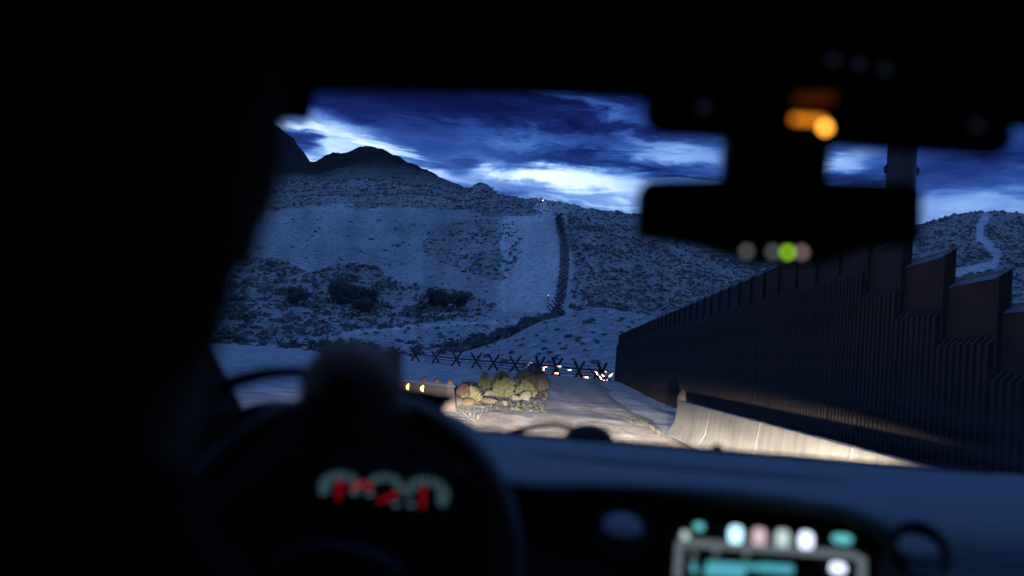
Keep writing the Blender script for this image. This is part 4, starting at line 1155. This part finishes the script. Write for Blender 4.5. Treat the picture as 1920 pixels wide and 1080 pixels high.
for s_, aim in ((-1, R(0.0)), (1, R(7.0))):
    hx = VX + s_ * 0.72
    h_ = MB(); h_.box((hx - 0.13, 3.50, 0.86), (hx + 0.13, 3.585, 1.04)); ho = h_.build('headlight', 'headlight_lens', truck, bevel=0.03)
    ld = bpy.data.lights.new('headlight_beam', 'SPOT')
    ld.energy = HL_POWER * (1.0 if s_ < 0 else 0.46); ld.color = (1.0, 0.85, 0.69); ld.spot_size = R(44); ld.spot_blend = 1.0; ld.shadow_soft_size = 0.05
    lo = bpy.data.objects.new('headlight_beam', ld); C.objects.link(lo); lo.parent = ho
    lo.location = Vector((hx, 3.62, 0.97)) - wloc(ho)
    dirv = Vector((math.sin(aim) , math.cos(aim), math.tan(R(HL_PITCH + (0.9 if s_ > 0 else 0)))))
    q_ = (-dirv).to_track_quat('Z', 'Y'); lo.rotation_mode = 'QUATERNION'; lo.rotation_quaternion = q_
    lo.scale = (1.0, HL_SQ, 1.0)

# ------------------------------------------------------------------ the driver, seen from behind with one hand on top of the wheel
def skin_mesh(name, verts, edges, sub=2, root=0):
    bm = bmesh.new(); lay = bm.verts.layers.skin.verify(); vs = []
    for i, (co, r_) in enumerate(verts):
        v = bm.verts.new(co); v[lay].radius = (r_, r_) if not isinstance(r_, tuple) else r_; v[lay].use_root = (i == root); vs.append(v)
    for a_, b2 in edges: bm.edges.new((vs[a_], vs[b2]))
    me = bpy.data.meshes.new(name); bm.to_mesh(me); bm.free()
    o = bpy.data.objects.new(name, me); C.objects.link(o)
    o.modifiers.new('skin', 'SKIN').use_smooth_shade = True
    s_ = o.modifiers.new('sub', 'SUBSURF'); s_.levels = sub; s_.render_levels = sub
    dg = bpy.context.evaluated_depsgraph_get(); me2 = bpy.data.meshes.new_from_object(o.evaluated_get(dg), depsgraph=dg)
    bpy.data.objects.remove(o)
    return me2
top = wc + wu * RW
HX = -0.267; D = 0.10
HT = Vector((top.x - 0.016, top.y - 0.020, 1.594))        # knuckles of the left hand, arched over the rim
V = [((HX, .42 + D, 1.00), .15), ((HX, .42 + D, 1.14), .145), ((HX, .43 + D, 1.28), .16), ((HX, .44 + D, 1.40), .14), ((HX, .455 + D, 1.49), .072), ((HX, .475 + D, 1.56), .068),
     ((HX, .51 + D, 1.66), (.072, .085)), ((HX, .52 + D, 1.74), (.075, .090)), ((HX, .52 + D, 1.80), (.058, .068)),
     # left arm up to the top of the wheel
     ((HX - .13, .44 + D, 1.40), .075), ((HX - .19, .46 + D, 1.36), .066), ((HX - .16, .62 + D, 1.24), .052), ((HX - .09, .80 + D, 1.24), .047), ((HX - .055, 1.03, 1.40), .040), ((HT.x - .020, HT.y - .075, HT.z - .090), .034), ((HT.x + .006, HT.y - .045, HT.z - .045), .068), ((HT.x + .020, HT.y - .014, HT.z - .020), .066),
     # right arm down to the lap
     ((HX + .13, .44 + D, 1.39), .070), ((HX + .17, .47 + D, 1.32), .062), ((HX + .185, .56 + D, 1.16), .052), ((HX + .12, .76 + D, 1.12), .042), ((HX + .06, .86 + D, 1.13), .032), ((HX + .04, .92 + D, 1.13), (.036, .02)),
     # legs
     ((HX - .10, .50 + D, 1.04), .10), ((HX - .13, .92 + D, 1.07), .075), ((HX - .13, 1.12 + D, .74), .055), ((HX - .13, 1.28 + D, .62), .045),
     ((HX + .10, .50 + D, 1.04), .10), ((HX + .12, .92 + D, 1.07), .075), ((HX + .12, 1.20 + D, .76), .055), ((HX + .12, 1.38 + D, .64), .045)]
E = [(0, 1), (1, 2), (2, 3), (3, 4), (4, 5), (5, 6), (6, 7), (7, 8), (3, 9), (9, 10), (10, 11), (11, 12), (12, 13), (13, 14), (14, 15), (15, 16), (3, 17), (17, 18), (18, 19), (19, 20), (20, 21), (21, 22), (0, 23), (23, 24), (24, 25), (25, 26), (0, 27), (27, 28), (28, 29), (29, 30)]
body = skin_mesh('body', V, E)
parts_ = [body]
def finger(base, dirs, r0):
    vs = [(base, r0 * 1.05)]; p_ = Vector(base)
    for i, d in enumerate(dirs):
        p_ = p_ + Vector(d); vs.append((tuple(p_), r0 * (0.98 - 0.08 * i)))
    parts_.append(skin_mesh('finger', vs, [(i, i + 1) for i in range(len(vs) - 1)], 2))
for k, (ox, ln) in enumerate(((-.036, .82), (-.013, .96), (.011, 1.0), (.034, .93))):      # four fingers of the left hand over the rim
    b0 = HT + Vector((ox * 1.1 + .004, -.016, .000))
    finger(b0, [(0.001 * k, .034 * ln, .002), (0, .020 * ln, -.024), (0, .002, -.024 * ln), (0, -.010, -.014 * ln)], .0125)
finger(HT + Vector((.034, -.045, -.050)), [(.020, .006, -.004), (.008, .020, -.012), (-.004, .020, -.010)], .0165)      # thumb
rb = Vector((HX + .04, 1.05, 1.13))
for ox, ln in ((-.030, .9), (-.010, 1.0), (.011, .95), (.030, .78)):
    finger(rb + Vector((ox, -.01, 0)), [(0, .032 * ln, -.004), (0, .022 * ln, -.012), (0, .012, -.016)], .0095)
finger(rb + Vector((-.034, -.05, 0)), [(-.018, .020, -.006), (-.008, .022, -.008)], .0105)
# face features: nose, ears, brow
fm = MB()
fm.ell((HX, .615 + D, 1.675), (.013, .020, .022), 10, 8); 
for s_ in (-1, 1):
    fm.ell((HX + s_ * .070, .515 + D, 1.675), (.008, .022, .032), 12, 8); fm.ell((HX + s_ * .03, .598 + D, 1.70), (.012, .008, .007), 10, 6)
fm.ell((HX, .595 + D, 1.635), (.024, .008, .006), 10, 6)
parts_.append(fm.mesh('face', 'skin', smooth=True))
pb = MB(); pb.ell(HT + Vector((.004, -.032, -.036)), (.062, .044, .050), 22, 14, Matrix.Rotation(R(-12), 3, 'Y')); parts_.append(pb.mesh('palm', 'skin', smooth=True))
bm = bmesh.new()
for me_ in parts_: bm.from_mesh(me_)
me = bpy.data.meshes.new('person')
bm.to_mesh(me); bm.free()
me.materials.clear(); me.materials.append(MATS['cloth_black']); me.materials.append(MATS['skin'])
for p_ in me.polygons:
    c_ = p_.center
    p_.material_index = 1 if (c_.z > 1.535 and c_.y < 0.8) or c_.y > 1.12 and c_.z > 1.5 or (0.98 < c_.y < 1.18 and 1.08 < c_.z < 1.18 and c_.x > HX - .05) else 0
    p_.use_smooth = True
per = bpy.data.objects.new('person', me); C.objects.link(per)
tag(per, 'driver in dark clothing seen from behind, left hand resting on top of the steering wheel', 'person')
hb_ = MB(); hb_.ell((HX, .512 + D, 1.725), (.087, .100, .112), 26, 16, fn=lambda q: 1 + 0.03 * mnoise.noise(q * 6)); hb_.build('hair', 'hair', per, smooth=True)
